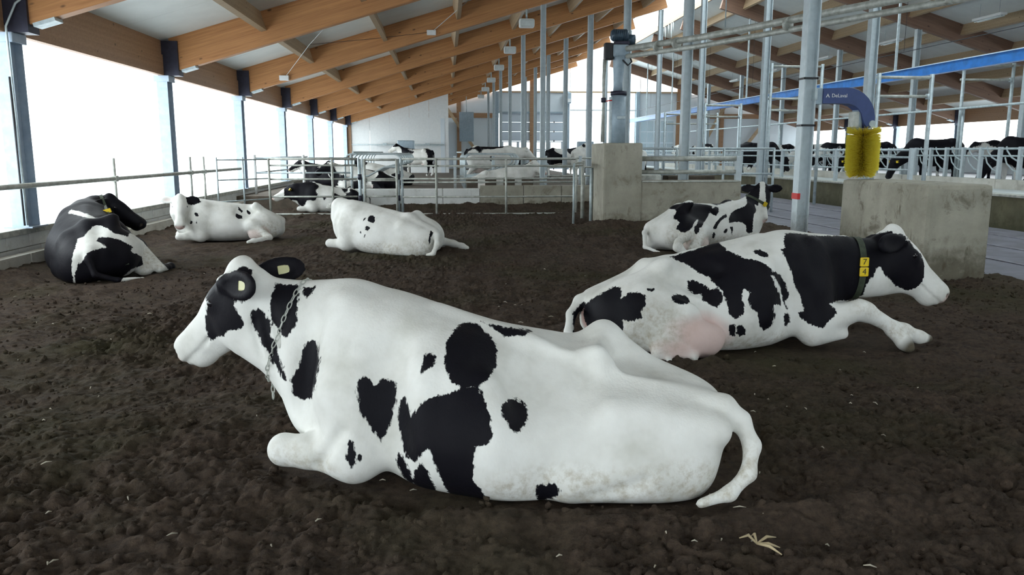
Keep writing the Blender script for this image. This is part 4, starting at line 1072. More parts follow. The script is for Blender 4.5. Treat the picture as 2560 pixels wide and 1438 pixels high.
  ('b', [(0.947, 0.168, 1.025), (1.02, 0.061, 1.022), (0.966, -0.071, 0.919), (0.963, -0.123, 0.845), (0.945, -0.173, 0.74), (0.89, -0.234, 0.647), (0.737, -0.369, 0.595), (0.67, -0.43, 0.505), (0.645, -0.463, 0.284), (0.56, -0.459, 0.254), (0.526, -0.45, 0.297), (0.527, -0.44, 0.393), (0.448, -0.422, 0.458), (0.279, -0.443, 0.465), (0.159, -0.47, 0.46), (0.163, -0.434, 0.52), (0.241, -0.364, 0.587), (0.377, -0.295, 0.653), (0.467, -0.308, 0.694), (0.553, -0.329, 0.715), (0.622, -0.303, 0.765), (0.809, -0.03, 0.844), (0.613, -0.234, 0.912), (0.926, 0.188, 0.974)], 0.45, (-0.6, -0.8, 0.07)),
  ('b', [(0.155, 0.22, 0.789), (0.424, 0.038, 0.891), (0.543, -0.047, 0.926), (0.543, -0.05, 0.872), (0.614, 0.13, 0.784), (0.475, 0.135, 0.754), (0.118, -0.134, 0.735), (0.207, 0.181, 0.746)], 0.45, (-0.58, -0.81, 0.06)),
  ('b', [(0.167, -0.361, 0.605), (0.137, -0.415, 0.551), (-0.011, -0.46, 0.496), (-0.058, -0.476, 0.457), (-0.134, -0.504, 0.367), (-0.183, -0.504, 0.358), (-0.174, -0.487, 0.398), (-0.092, -0.453, 0.477), (0.032, -0.412, 0.565)], 0.45, (-0.58, -0.81, 0.08)),
  ('b', [(0.095, -0.513, 0.376), (0.075, -0.527, 0.331), (0.036, -0.533, 0.291), (-0.001, -0.531, 0.302), (0.027, -0.523, 0.353)], 0.45, (-0.58, -0.81, 0.09)),
  ('b', [(0.139, -0.503, 0.39), (0.213, -0.486, 0.396), (0.218, -0.501, 0.344), (0.186, -0.518, 0.263), (0.157, -0.523, 0.264), (0.172, -0.515, 0.326)], 0.45, (-0.59, -0.8, 0.09)),
  ('b', [(-0.161, -0.509, 0.337), (-0.144, -0.514, 0.295), (-0.16, -0.499, 0.21), (-0.197, -0.499, 0.222), (-0.2, -0.515, 0.297)], 0.45, (-0.57, -0.81, 0.1)),
 ],
 'rear': [
  ('b', [(0.119, 0.341, 0.675), (0.079, 0.321, 0.686), (0.02, 0.338, 0.661), (-0.025, 0.401, 0.589), (-0.008, 0.432, 0.552), (0.041, 0.428, 0.567), (0.119, 0.421, 0.586), (0.133, 0.37, 0.649)], 0.45, (-0.58, 0.81, 0.08)),
  ('b', [(0.183, 0.366, 0.658), (0.165, 0.383, 0.637), (0.19, 0.417, 0.594), (0.224, 0.426, 0.577), (0.227, 0.402, 0.614)], 0.45, (-0.58, 0.81, 0.08)),
  ('b', [(0.095, 0.469, 0.507), (0.026, 0.483, 0.472), (0.065, 0.506, 0.416), (0.123, 0.499, 0.436), (0.127, 0.482, 0.479)], 0.45, (-0.58, 0.81, 0.09)),
  ('b', [(0.222, 0.495, 0.409), (0.196, 0.504, 0.388), (0.214, 0.509, 0.343), (0.232, 0.502, 0.364)], 0.45, (-0.59, 0.8, 0.1)),
  ('b', [(0.112, 0.518, 0.365), (0.102, 0.524, 0.338), (0.114, 0.527, 0.305), (0.144, 0.524, 0.303)], 0.45, (-0.58, 0.81, 0.1)),
  ('b', [(-1.04, 0.173, 0.444), (-1.094, 0.18, 0.403), (-1.085, 0.232, 0.331), (-1.058, 0.254, 0.189), (-1.052, 0.272, 0.278), (-1.054, 0.242, 0.385)], 0.45, (-0.52, 0.85, 0.1)),
 ],
 'calf': [
  ('b', [(0.723, 0.355, 0.648), (0.667, 0.386, 0.617), (0.651, 0.417, 0.556), (0.71, 0.404, 0.556), (0.736, 0.37, 0.607)], 0.45, (0, 1, 0.07)),
  ('b', [(0.813, 0.376, 0.473), (0.785, 0.4, 0.443), (0.815, 0.377, 0.379), (0.839, 0.356, 0.42)], 0.45, (-0.01, 1, 0.08)),
  ('b', [(0.706, 0.434, 0.464), (0.69, 0.445, 0.402), (0.73, 0.433, 0.398)], 0.45, (-0, 1, 0.08)),
  ('b', [(-0.148, 0.144, 0.739), (-0.24, 0.228, 0.623), (-0.207, 0.254, 0.604), (-0.15, 0.22, 0.657)], 0.45, (0.05, 1, 0.07)),
  ('b', [(-0.09, 0.32, 0.591), (-0.15, 0.315, 0.567), (-0.208, 0.338, 0.535), (-0.212, 0.403, 0.486), (-0.139, 0.437, 0.48), (-0.072, 0.427, 0.524)], 0.45, (0.05, 1, 0.08)),
  ('b', [(-0.326, 0.189, 0.651), (-0.384, 0.22, 0.619), (-0.387, 0.291, 0.559), (-0.336, 0.287, 0.56), (-0.317, 0.231, 0.611)], 0.45, (0.06, 1, 0.07)),
  ('b', [(-0.199, 0.033, 0.817), (-0.259, 0.038, 0.784), (-0.237, 0.038, 0.763)], 0.45, (0.05, 1, 0.06)),
 ],
 'dark': [
  ('w', [(0.276, 0.235, 0.801), (0.318, 0.189, 0.831), (0.197, 0.153, 0.816), (0.104, 0.097, 0.813), (-0.218, -0.025, 0.77), (-0.655, -0.168, 0.71), (-0.6, -0.048, 0.737), (-0.284, 0.072, 0.765), (0.042, 0.162, 0.78), (0.205, 0.238, 0.785)], 0.45, (-1, 0.04, 0.07)),
  ('w', [(-0.7, 0.009, 0.664), (-0.672, -0.039, 0.679), (-0.684, -0.106, 0.67), (-0.771, -0.166, 0.636), (-0.848, -0.225, 0.588), (-0.865, -0.291, 0.561), (-0.856, -0.382, 0.529), (-0.753, -0.411, 0.564), (-0.911, -0.449, 0.569), (-0.495, -0.566, 0.446), (-0.944, -0.61, 0.395), (-0.962, -0.684, 0.302), (-0.982, -0.746, 0.195), (-0.546, -0.877, 0.024), (-1.02, -0.888, 0.044), (-1.034, -0.945, 0.002), (-1.042, -0.939, -0.063), (-1.025, -0.769, -0.091), (-1.011, -0.676, -0.072), (-0.996, -0.548, -0.057), (-0.976, -0.376, -0.032), (-1.25, -0.219, 0.019), (-0.815, -0.301, 0.024), (-0.911, -0.393, 0.12), (-0.773, -0.539, 0.145), (-0.721, -0.54, 0.245), (-0.947, -0.429, 0.329), (-0.976, -0.393, 0.361), (-0.927, -0.424, 0.405), (-0.948, -0.346, 0.469), (-0.937, -0.248, 0.518), (-0.934, -0.159, 0.542), (-0.9, -0.038, 0.546), (-0.978, -0.019, 0.51), (-1.041, -0.068, 0.476), (-1.074, -0.119, 0.438), (-1.103, -0.005, 0.423), (-1.147, 0.099, 0.385), (-1.144, 0.147, 0.326), (-1.096, 0.183, 0.249), (-1.094, 0.203, 0.275), (-1.065, 0.242, 0.175), (-1.029, 0.26, 0.072), (-0.941, 0.254, -0.029), (-0.939, 0.275, -0.015), (-1.036, 0.287, 0.137), (-1.052, 0.275, 0.3), (-0.999, 0.229, 0.439), (-0.839, 0.182, 0.533), (-0.851, 0.126, 0.556), (-0.786, 0.063, 0.61)], 0.45, (-0.99, 0.07, 0.11)),
 ],
}
# ---------------------------------------------------------------- anatomy
def head(F, poll, dirv, up, s=1.0, ears=None, jaw=1.0):
    """poll: top of the skull; dirv: poll -> muzzle; ears rows: side, direction, opening"""
    M = frame_from(dirv, up); poll = np.asarray(poll, float)
    if ears is None: ears = [(q, q * M[1] - .12 * M[0] - .22 * M[2], .8 * M[2] + .45 * M[0]) for q in (1, -1)]
    P = lambda x, y, z: poll + s * (x * M[0] + y * M[1] + z * M[2])
    st = [(-.07, -.06, -.12, .03), (-.03, -.015, -.17, .075), (.04, .012, -.215, .105), (.11, .022, -.25 * jaw, .118),
          (.18, .020, -.262 * jaw, .112), (.26, .006, -.240 * jaw, .09), (.35, -.016, -.208, .077), (.43, -.022, -.195, .082),
          (.50, -.03, -.190, .088), (.545, -.045, -.178, .078), (.58, -.085, -.14, .03)]
    F.loft([(a * s, b * s, c * s, w * s) for a, b, c, w in st], poll, M, k=.05 * s, egg=.06, n=2.4)
    F.ell(P(.0, 0, .0), np.array([.06, .055, .045]) * s, .05 * s, M)               # poll crest
    for sd in (1, -1):
        F.ell(P(.165, sd * .088, -.058), np.array([.05, .028, .034]) * s, .035 * s, M)  # eye socket
        F.ell(P(.13, sd * .07, -.17), np.array([.09, .038, .075]) * s, .05 * s, M)      # cheek
        F.ell(P(.50, sd * .045, -.085), np.array([.05, .035, .04]) * s, .03 * s, M)     # nose pad
        F.ell(P(.548, sd * .070, -.088), np.array([.020, .016, .017]) * s, .008, M, sub=True)   # nostril
    F.cone(P(.30, 0, -.205), P(.49, 0, -.178), .045 * s, .038 * s, .03 * s)        # lower jaw and chin
    F.ell(P(.475, 0, -.192), np.array([.055, .055, .032]) * s, .03 * s, M)                 # chin
    for sd in (1, -1):
        F.chain_sub([P(.33, sd * .064, -.150), P(.38, sd * .070, -.158), P(.43, sd * .074, -.160), P(.50, sd * .079, -.158), P(.55, sd * .062, -.155), P(.585, 0, -.150)], .009 * s, .012)     # mouth line
    info = {'M': M, 'P': P, 's': s, 'ears': []}
    for sd, d, nf in ears:
        d, nf = _nrm(d), _nrm(nf)
        E = frame_from(d, nf)
        b = P(.035, sd * .10, -.045)
        c = b + d * .105 * s
        F.cone(b - d * .02, b + d * .05 * s, .038 * s, .03 * s, .03 * s)
        F.ell(c, np.array([.118, .068, .022]) * s, .02 * s, E)
        F.ell(c + E[2] * .026 * s, np.array([.088, .046, .022]) * s, .012, E, sub=True)
        info['ears'].append((c, E))
    return info

def folded_foreleg(F, elbow, knee, back, r=1.0, shoulder=None):
    """elbow and knee on the ground, cannon bone folded back beneath"""
    elbow, knee, back = map(lambda p: np.asarray(p, float), (elbow, knee, back))
    if shoulder is not None:
        F.cone(shoulder, elbow, .17 * r, .115 * r, .12)
    F.cone(elbow, elbow * .35 + knee * .65, .118 * r, .078 * r, .07)
    F.cone(elbow * .35 + knee * .65, knee, .078 * r, .082 * r, .04)
    F.chain([knee, knee * .35 + back * .65, back], [.07 * r, .042 * r, .05 * r], .03)

def make_skin(name, V, Q, attrs, mat, parent):
    me = bpy.data.meshes.new(name)
    me.vertices.add(len(V)); me.vertices.foreach_set('co', V.astype(np.float32).ravel())
    me.loops.add(len(Q) * 4); me.loops.foreach_set('vertex_index', Q.astype(np.int32).ravel())
    me.polygons.add(len(Q)); me.polygons.foreach_set('loop_start', np.arange(0, len(Q) * 4, 4, dtype=np.int32))
    me.polygons.foreach_set('use_smooth', np.ones(len(Q), bool))
    for k, a in attrs.items():
        at = me.attributes.new(k, 'FLOAT', 'POINT'); at.data.foreach_set('value', a.astype(np.float32))
    me.update(); me.validate()
    me.materials.append(mat)
    ob = bpy.data.objects.new(name, me); COL.objects.link(ob)
    ob.parent = parent
    return ob

def relax(V, Q, it=2, lam=.5):
    """light Laplacian smoothing of the meshed skin"""
    n = len(V); src = np.concatenate([Q[:, 0], Q[:, 1], Q[:, 2], Q[:, 3]]); dst = np.concatenate([Q[:, 1], Q[:, 2], Q[:, 3], Q[:, 0]])
    cnt = np.bincount(src, minlength=n) + np.bincount(dst, minlength=n)
    for _ in range(it):
        A = np.stack([np.bincount(src, V[dst, j], n) + np.bincount(dst, V[src, j], n) for j in range(3)], 1) / cnt[:, None]
        V = V + lam * (A - V)
    return V

def blob(V, c, r, M=None):
    """0..1 falloff around an ellipsoid, for pink skin and stains"""
    q = V - np.asarray(c, float)
    if M is not None: q = q @ np.asarray(M).T
    return np.clip(2.0 - 1.6 * np.sqrt(((q / np.asarray(r, float)) ** 2).sum(1)), 0, 1)

def uv_ball(name, c, r, mat, parent, seg=20, rings=12):
    bm = bmesh.new()
    bmesh.ops.create_uvsphere(bm, u_segments=seg, v_segments=rings, radius=r)
    bmesh.ops.translate(bm, verts=bm.verts, vec=Vector(c))
    me = bpy.data.meshes.new(name); bm.to_mesh(me); bm.free()
    for p in me.polygons: p.use_smooth = True
    me.materials.append(mat)
    o = bpy.data.objects.new(name, me); COL.objects.link(o); o.parent = parent
    return o

HEADS = {}
def finish_cow(label, group, F, loc, yaw, base, items, infos, pinks=(), dirts=(), S=1.0, vox_smooth=1, noise=None, eyes=True, hoofs=(), dark_ears=(), blaze=None):
    """mesh the field, colour it and stand it at loc with heading yaw (deg, 0 = +X)"""
    V, Q = F.mesh()
    V = relax(V, Q, vox_smooth)
    N = vnormals(V, Q)
    if noise is not None:
        sc, thr, seed = noise
        g = fbm(V * sc + seed * 3.7, seed, 2) - thr
        blk = g * .35
        if items:
            b2 = decals(V, N, 'w', [i for i in items if i[0] == 'b'])
            blk = np.maximum(blk, b2)
            for i in items:
                if i[0] == 'w': blk = np.minimum(blk, -decals(V, N, 'w', [('b',) + tuple(i[1:])]))
    else:
        blk = decals(V, N, base, items)
    if blaze:                                  # black cheeks either side of a white blaze
        q = (V - infos['P'](0, 0, 0)) @ infos['M'].T / infos['s']
        w = blaze * (1 + .5 * np.clip((q[:, 0] - .2) / .2, -.4, 1))
        sd = np.minimum.reduce([np.abs(q[:, 1]) - w, .37 - q[:, 0], q[:, 0] + .05, q[:, 2] + .25, .09 - q[:, 2], .17 - np.abs(q[:, 1])])
        hd = (q[:, 0] > -.08) & (q[:, 0] < .60) & (np.abs(q[:, 1]) < .16) & (q[:, 2] > -.27) & (q[:, 2] < .08)
        blk = np.where(hd, np.clip(sd, -.05, .05) * infos['s'], blk)
    for e in dark_ears:
        c, E = infos['ears'][e]
        q = (V - c) @ np.asarray(E).T / (np.array([.125, .078, .05]) * infos['s'])
        blk = np.maximum(blk, .06 * (1.15 - np.sqrt((q * q).sum(1))))
    pink = np.zeros(len(V)); dirt = np.zeros(len(V))
    for p in pinks: pink = np.maximum(pink, blob(V, *p))
    for p in dirts: dirt = np.maximum(dirt, blob(V, *p))
    if infos:
        h = infos
        pink = np.maximum(pink, .75 * blob(V, h['P'](.56, 0, -.11), np.array([.03, .08, .045]) * h['s'] * 1.2, h['M']))
        for c, E in h['ears']:
            pink = np.maximum(pink, .35 * blob(V, c + E[2] * .01, np.array([.07, .03, .012]) * h['s'], E))
    hf = np.zeros(len(V))
    if infos:
        for sd in (1, -1): hf = np.maximum(hf, .7 * blob(V, infos['P'](.545, sd * .064, -.088), np.array([.022, .016, .018]) * infos['s'], infos['M']))
    for p in hoofs: hf = np.maximum(hf, blob(V, *p))
    root = bpy.data.objects.new('cow', None); COL.objects.link(root)
    root.empty_display_size = .3
    root.location = loc; root.rotation_euler = (0, 0, R(yaw)); root.scale = (S, S, S)
    root['label'] = label; root['category'] = 'cow'
    if group: root['group'] = group
    HEADS[root.name] = infos
    body = make_skin('body', V, Q, {'black': blk, 'pink': pink, 'dirt': dirt, 'hoof': hf}, MAT['hide'], root)
    if infos and eyes:
        for sd in (1, -1):
            uv_ball('eye', infos['P'](.166, sd * .102, -.060), .023 * infos['s'], MAT['eye'], root)
    return root, body, (V, Q, N)
def lying(F, m, poll, dirv, up, hs=1.12, ears=None, hind='out', neck=1.0, fat=1.0, wf=1.0, hz=0.0):
    """a resting cow, heading +x; m = +1: hind legs to its right, -1: to its left"""
    Y = lambda x, y, z: np.array((x, y * m, z))
    def E(c, r, k, M=None, sub=False): F.ell(Y(*c), r, k, M, sub)
    st = [(-1.12, .32, .15, .05, .03), (-1.06, .41, .07, .19, .02), (-.90, .50, 0, .31, .02), (-.60, .625, -.05, .41, .01),
          (-.28, .715, -.05, .48, 0), (.04, .79, -.05, .52, 0), (.34, .87, -.03, .47, 0), (.60, .93, .02, .38, 0),
          (.80, .90, .08, .29, 0), (.96, .84, .16, .22, 0), (1.08, .70, .32, .06, 0)]
    ro_ = [-16, -16, -16, -14, -10, -6, -3, 0, 0, 0, 0]
    F.loft([(a, b * (1 + (wf - 1) * min(max((a + .2) / .6, 0), 1)) + hz * .6 * max(0, 1 - abs(a + .5) / .7), c, w * fat, cy * m, r * m) for (a, b, c, w, cy), r in zip(st, ro_)], k=.05, egg=.20, n=2.25)
    C_ = lambda a, b, ra, rb, k=.12, fl=None: F.cone(Y(*a), Y(*b), ra, rb, k, fl)
    # hooks, pins, backbone
    C_((-.55, .0, .60 + hz * .6), (-.50, -.25, .65 + hz), .06, .055, .2); C_((-.55, .05, .58), (-.54, .29, .50), .055, .05, .14)
    C_((-.50, -.27, .65 + hz), (-1.03, -.10, .38), .045, .065, .16); C_((-.54, .29, .48), (-1.03, .18, .34), .045, .065, .16)
    C_((.35, .01, .82 * wf), (-.5, .06, .625 + hz * .5), .02, .045, .10); C_((-.5, .06, .625 + hz * .5), (-1.06, .07, .40), .045, .055, .10)
    E((-.28, -.33, .64), (.15, .11, .05), .2, frame_from((1, 0, 0), (0, -.6 * m, .8)), True)
    # lower hip folded under
    E((-.72, .22, .20), (.30, .17, .24), .14); C_((-.84, .20, .15), (-.38, .39, .10), .16, .09, .10)
    # upper hind leg
    ud = []
    if hind == 'out':
        E((-.70, -.30, .30), (.32, .20, .28), .14)
        C_((-.66, -.36, .36), (-.40, -.50, .34), .18, .12, .14)
        C_((-.40, -.51, .33), (-.72, -.74, .09), .115, .065, .08)
        F.chain([Y(-.72, -.74, .09), Y(-.50, -.86, .055), Y(-.38, -.92, .045), Y(-.27, -.96, .03)], [.065, .045, .055, .04], .04)
        ud = [(Y(-.52, -.53, .15), (.22, .16, .16)), (Y(-.68, -.56, .08), (.13, .11, .10))]
        for c, r in ud: F.ell(c, r, .03)
    else:
        E((-.70, -.32, .25), (.36, .22, .26), .14); C_((-.45, -.45, .25), (-.80, -.55, .09), .13, .07, .08)
    # shoulders, brisket, folded forelegs
    E((.62, .24, .46), (.23, .14, .34), .14); E((.62, -.24, .46), (.23, .14, .34), .14)
    E((.88, .0, .34), (.21, .20, .24), .14)
    for q in (1, -1):
        folded_foreleg(F, Y(.64, .36 * q, .14), Y(1.06, .31 * q, .13), Y(.66, .22 * q, .05), 1.0, Y(.66, .26 * q, .42))
    # neck to the head, wherever it turns
    H = frame_from(dirv, up); poll = np.asarray(poll, float)
    hb = poll + hs * (.02 * H[0] - .10 * H[2]); hj = poll + hs * (.06 * H[0] - .19 * H[2])
    mid = Y(.92, 0, .74) * .5 + hb * .5 + np.array((.06, 0, .01))
    F.cone((.80, 0, .72 * wf), mid, .20, .155 * neck, .12); F.cone(mid, hb, .155 * neck, .115 * neck, .10)
    mj = np.array((.95, 0, .50)) * .5 + hj * .5 + np.array((.05, 0, -.02))
    F.cone((.92, 0, .48), mj, .22, .16 * neck, .14); F.cone(mj, hj, .16 * neck, .12 * neck, .12)
    h = head(F, poll, dirv, up, hs, ears)
    c = (mid + mj) / 2; e = (hb + hj) / 2
    h['neck'] = (c, e, _nrm(e - c))
    return h, ud, Y

def standing(F, poll, dirv, up, hs=1.05, ears=None, stride=.0, udder=True):
    """a cow on its feet, heading +x, back 1.5 m high"""
    st = [(-.86, 1.22, .95, .05), (-.80, 1.36, .82, .20), (-.62, 1.46, .72, .28), (-.30, 1.48, .66, .35), (.05, 1.47, .60, .40),
          (.40, 1.48, .62, .37), (.66, 1.51, .70, .28), (.84, 1.44, .82, .20), (.96, 1.30, .98, .06)]
    F.loft(st, k=.05, egg=-.06, n=2.3)
    for q in (1, -1):
        F.cone((-.52, 0, 1.42), (-.44, .27 * q, 1.42), .06, .05, .12); F.cone((-.44, .27 * q, 1.40), (-.82, .13 * q, 1.26), .045, .06, .14)
        F.ell((-.60, .20 * q, 1.02), (.25, .14, .34), .12); F.ell((.60, .20 * q, 1.05), (.20, .12, .34), .12)
        dx = stride * q
        F.chain([(-.62, .20 * q, .88), (-.55 + dx, .20 * q, .74), (-.74 + dx, .20 * q, .50), (-.70 + dx, .20 * q, .12), (-.64 + dx, .20 * q, .05)], [.16, .115, .06, .05, .065], .06)
        F.chain([(.58, .18 * q, .90), (.56 - dx, .18 * q, .68), (.58 - dx, .18 * q, .42), (.58 - dx, .18 * q, .12), (.62 - dx, .18 * q, .05)], [.14, .095, .06, .048, .062], .06)
    ud = []
    if udder:
        ud = [((-.42, 0, .64), (.24, .17, .15))]
        F.ell(*ud[0], .04)
    H = frame_from(dirv, up); poll = np.asarray(poll, float)
    hb = poll + hs * (.02 * H[0] - .10 * H[2]); hj = poll + hs * (.06 * H[0] - .19 * H[2])
    F.cone((.70, 0, 1.28), hb, .19, .12, .12, ((0, 1, 0), .75)); F.cone((.80, 0, 1.06), hj, .20, .125, .14, ((0, 1, 0), .75))
    F.chain([(-.84, 0, 1.36), (-.92, 0, 1.24), (-.93, 0, .8), (-.92, .02, .5)], [.05, .035, .025, .045], .03)
    return head(F, poll, dirv, up, hs, ears), ud
def cow_front():
    F = Field((-1.4, -.85, -.06), (2.0, .80, 1.25), VOX1)
    st = [(-1.06, .34, .18, .05, .06, -22), (-1.01, .42, .08, .18, .05, -22), (-.88, .495, .0, .28, .01, -22), (-.62, .575, -.05, .38, -.035, -20),
          (-.30, .65, -.05, .475, -.02, -14), (.0, .72, -.05, .54, .01, -8), (.32, .82, -.05, .51, .02, -4), (.62, .905, .0, .385, 0, 0),
          (.82, .935, .06, .30, 0, 0), (.97, .885, .13, .235, 0, 0), (1.09, .80, .20, .19, 0, 0), (1.19, .66, .36, .06, 0, 0)]
    F.loft(st, k=.05, egg=.20, n=2.25)
    pv = .25
    def ro(x, y, z):
        a = R(np.interp(x, [s[0] for s in st], [s[5] for s in st])); c, s = math.cos(a), math.sin(a)
        return np.array([x, c * y - s * (z - pv), pv + s * y + c * (z - pv)])
    # pelvis: hooks, pins, loin and tail head
    hk, hn = np.array((-.47, -.25, .645)), np.array((-.52, .29, .46))
    F.cone((-.46, .10, .60), hk, .05, .05, .12); F.cone((-.48, .12, .58), hn, .05, .05, .14)
    F.cone(hk, (-1.0, -.08, .37), .045, .07, .16)
    F.cone(hn, (-1.02, .24, .33), .05, .07, .16)
    F.cone((.35, .02, .785), (-.45, .10, .595), .02, .045, .10); F.cone((-.45, .10, .595), (-1.05, .11, .40), .045, .055, .10)
    F.ell((-.27, .30, .56), (.19, .15, .07), .24, frame_from((1, 0, 0), (0, .6, .8)), sub=True)
    F.cone((.1, -.22, .52), (-.42, -.22, .55), .12, .07, .12)
    F.ell((-.75, .24, .55), (.17, .10, .05), .2, frame_from((1, 0, .2), (0, .5, .85)), sub=True)
    F.ell((-.72, -.06, .60), (.15, .08, .04), .16, sub=True)
    # near thigh on the ground, stifle forward; far leg out to the right
    F.ell((-.72, .21, .20), (.30, .17, .24), .14, frame_from((1, .2, 0), (0, -.3, 1)))
    F.cone((-.84, .20, .15), (-.38, .39, .10), .16, .09, .10)
    F.ell((-.72, -.38, .22), (.36, .22, .24), .14)
    F.chain([(-.45, -.55, .26), (-.85, -.68, .10), (-.55, -.72, .04)], [.13, .07, .05], .05)
    # shoulder, brisket, neck
    F.ell((.66, .24, .50), (.23, .14, .34), .14, frame_from((1, 0, -.35), (0.2, -.25, 1))); F.ell((.66, -.25, .42), (.24, .14, .34), .14)
    F.ell((.93, .05, .33), (.215, .20, .24), .14)
    folded_foreleg(F, (.70, .36, .14), (1.085, .31, .13), (.70, .24, .05), 1.0, (.72, .26, .42))
    folded_foreleg(F, (.66, -.34, .12), (1.08, -.26, .12), (.70, -.2, .05), 1.0, (.66, -.26, .42))
    F.cone((.84, .0, .72), (1.30, .02, .83), .195, .13, .10, ((0, 1, 0), .74))
    F.cone((.95, .03, .50), (1.37, .03, .675), .23, .16, .14, ((0, 1, 0), .74))
    h = head(F, (1.415, .03, 1.01), (.50, -.13, -.425), (.66, -.1, .70), 1.17,
             ears=((1, (-.72, .42, .02), (.35, .9, .12)), (-1, (-.90, -.40, .14), (-.35, .8, .45))))
    # muscle: shoulder blade ridge, groove behind the shoulder, flank and thigh creases, neck folds
    F.cone((.80, .15, .84), (.80, .33, .44), .035, .04, .12)
    F.cone((.50, .40, .66), (.46, .56, .18), .05, .05, .16, sub=True)
    F.cone((.98, .24, .72), (1.02, .24, .36), .03, .03, .14, sub=True)
    F.cone((-.30, .53, -.01), (-.70, .43, .13), .030, .012, .05, sub=True)
    F.cone((.86, .43, .10), (.72, .46, .30), .02, .015, .05, sub=True)
    for q in range(3): F.cone((1.20 + .05 * q, .145, .80 - .03 * q), (1.14 + .06 * q, .16, .60 - .02 * q), .010, .008, .035, sub=True)
    for q in range(3): F.cone((.32 - .14 * q, .37, .60 - .035 * q), (.27 - .14 * q, .485, .28), .022, .022, .10)
    # tail arching off the rump
    tl = [(-.97, .12, .41), (-1.06, .12, .405), (-1.14, .14, .35), (-1.19, .20, .25), (-1.17, .27, .14), (-1.08, .34, .065), (-.95, .40, .035)]
    F.chain(tl, [.06, .052, .044, .038, .034, .032, .022], .03)
    F.flatten(-.01)
    global COW1
    COW1 = finish_cow('white cow with a few black patches lying nearest the camera, chain round neck', None, F, (.30, 3.90, 0), 166,
                      'w', PATCH['front'], h, dirts=[((-.4, .5, .08), (.5, .2, .12)), ((.95, .35, .05), (.35, .2, .14)), ((-1.15, .33, .15), (.12, .15, .2)), ((-.9, .4, .1), (.3, .2, .12))],
                      dark_ears=(0, 1))
    return COW1
cow_front()
def cow_right():
    # heading +X, the camera sees its right side (-y)
    F = Field((-1.75, -.90, -.06), (2.10, .75, 1.2), VOX1)
    st = [(-1.42, .30, .14, .05, 0, 12), (-1.36, .38, .06, .18, 0, 12), (-1.18, .45, 0, .30, 0, 10), (-.85, .62, -.05, .41, 0, 8),
          (-.50, .765, -.05, .48, -.02, 8), (-.2, .835, -.05, .53, -.03, 5), (.10, .90, -.03, .50, -.02, 2), (.33, .945, .02, .40, 0, 0),
          (.53, .885, .10, .30, 0, 0), (.70, .85, .20, .24, 0, 0), (.86, .76, .34, .07, 0, 0)]
    F.loft(st, k=.05, egg=.20, n=2.25)
    hk = np.array((-.76, -.26, .675))
    F.cone((-.85, 0, .60), hk, .06, .05, .16); F.cone((-.85, 0, .62), (-.80, .29, .60), .06, .05, .12)
    F.cone(hk, (-1.34, -.12, .36), .04, .06, .16); F.cone((-.80, .29, .58), (-1.32, .14, .36), .045, .06, .16)
    F.cone((.1, 0, .86), (-.7, -.02, .66), .02, .045, .10); F.cone((-.7, -.02, .66), (-1.38, 0, .35), .045, .055, .10)
    F.ell((-.54, -.38, .64), (.15, .12, .06), .2, frame_from((1, 0, 0), (0, -.6, .8)), sub=True)
    # near hind leg: thigh up, stifle forward, shank down to the hock; udder in front
    F.ell((-1.00, -.30, .28), (.36, .20, .29), .14, frame_from((1, -.15, .1), (0, .3, 1)))
    F.cone((-.95, -.36, .36), (-.66, -.49, .33), .19, .12, .14)
    F.cone((-.66, -.50, .33), (-.90, -.66, .05), .115, .07, .08)
    F.cone((-1.0, -.42, .2), (-.80, -.58, .12), .16, .10, .10)
    F.chain([(-.90, -.66, .05), (-.66, -.70, .035)], [.065, .05], .03)
    F.ell((-.72, .34, .22), (.40, .22, .24), .14)
    ud = [((-.60, -.55, .14), (.24, .17, .17)), ((-.78, -.62, .07), (.15, .12, .10))]
    for c, r in ud: F.ell(c, r, .03)
    for c in ((-.86, -.71, .05), (-.66, -.71, .05)): F.cone(c, (c[0], c[1] - .05, c[2] - .03), .028, .022, .02)
    # shoulder, brisket, forelegs reaching forward
    F.ell((.36, -.25, .50), (.26, .14, .36), .14, frame_from((1, 0, -.3), (.2, .25, 1))); F.ell((.36, .24, .44), (.24, .14, .34), .14)
    F.ell((.60, 0, .36), (.24, .20, .26), .14)
    F.cone((.42, -.30, .42), (.46, -.38, .21), .17, .13, .12)
    F.cone((.46, -.38, .20), (.80, -.44, .33), .125, .085, .07)            # forearm up to the knee
    F.cone((.80, -.44, .33), (.86, -.44, .31), .082, .08, .03)
    F.chain([(.86, -.44, .31), (1.12, -.44, .17), (1.20, -.44, .14), (1.34, -.44, .09), (1.42, -.44, .075)], [.075, .052, .064, .05, .035], .04)
    F.chain([(1.10, -.46, .15), (1.17, -.52, .06), (1.19, -.54, .02)], [.06, .055, .05], .04)
    folded_foreleg(F, (.44, .30, .13), (.90, .26, .13), (.50, .2, .05), 1.0, (.44, .25, .42))
    F.chain([(.44, -.40, .12), (.68, -.44, .13)], [.10, .045], .06)
    F.cone((1.12, 0, .53), (1.48, -.03, .50), .16, .11, .10, ((0, 1, 0), .74))
    # neck straight forward, head level
    F.cone((.48, 0, .66), (1.14, 0, .68), .235, .185, .10, ((0, 1, 0), .74))
    F.cone((.62, 0, .54), (1.16, 0, .57), .25, .175, .12, ((0, 1, 0), .74))
    h = head(F, (1.31, 0, .925), (.62, -.05, -.545), (.56, 0, .70), 1.30,
             ears=((-1, (-.90, -.40, -.10), (.2, -.9, .2)), (1, (-.25, .85, -.40), (.6, .6, .2))))
    F.cone((.50, -.17, .84), (.52, -.33, .46), .035, .04, .12)
    F.cone((.20, -.42, .66), (.18, -.55, .22), .05, .05, .16, sub=True)
    F.cone((.76, -.24, .70), (.80, -.24, .36), .03, .03, .14, sub=True)
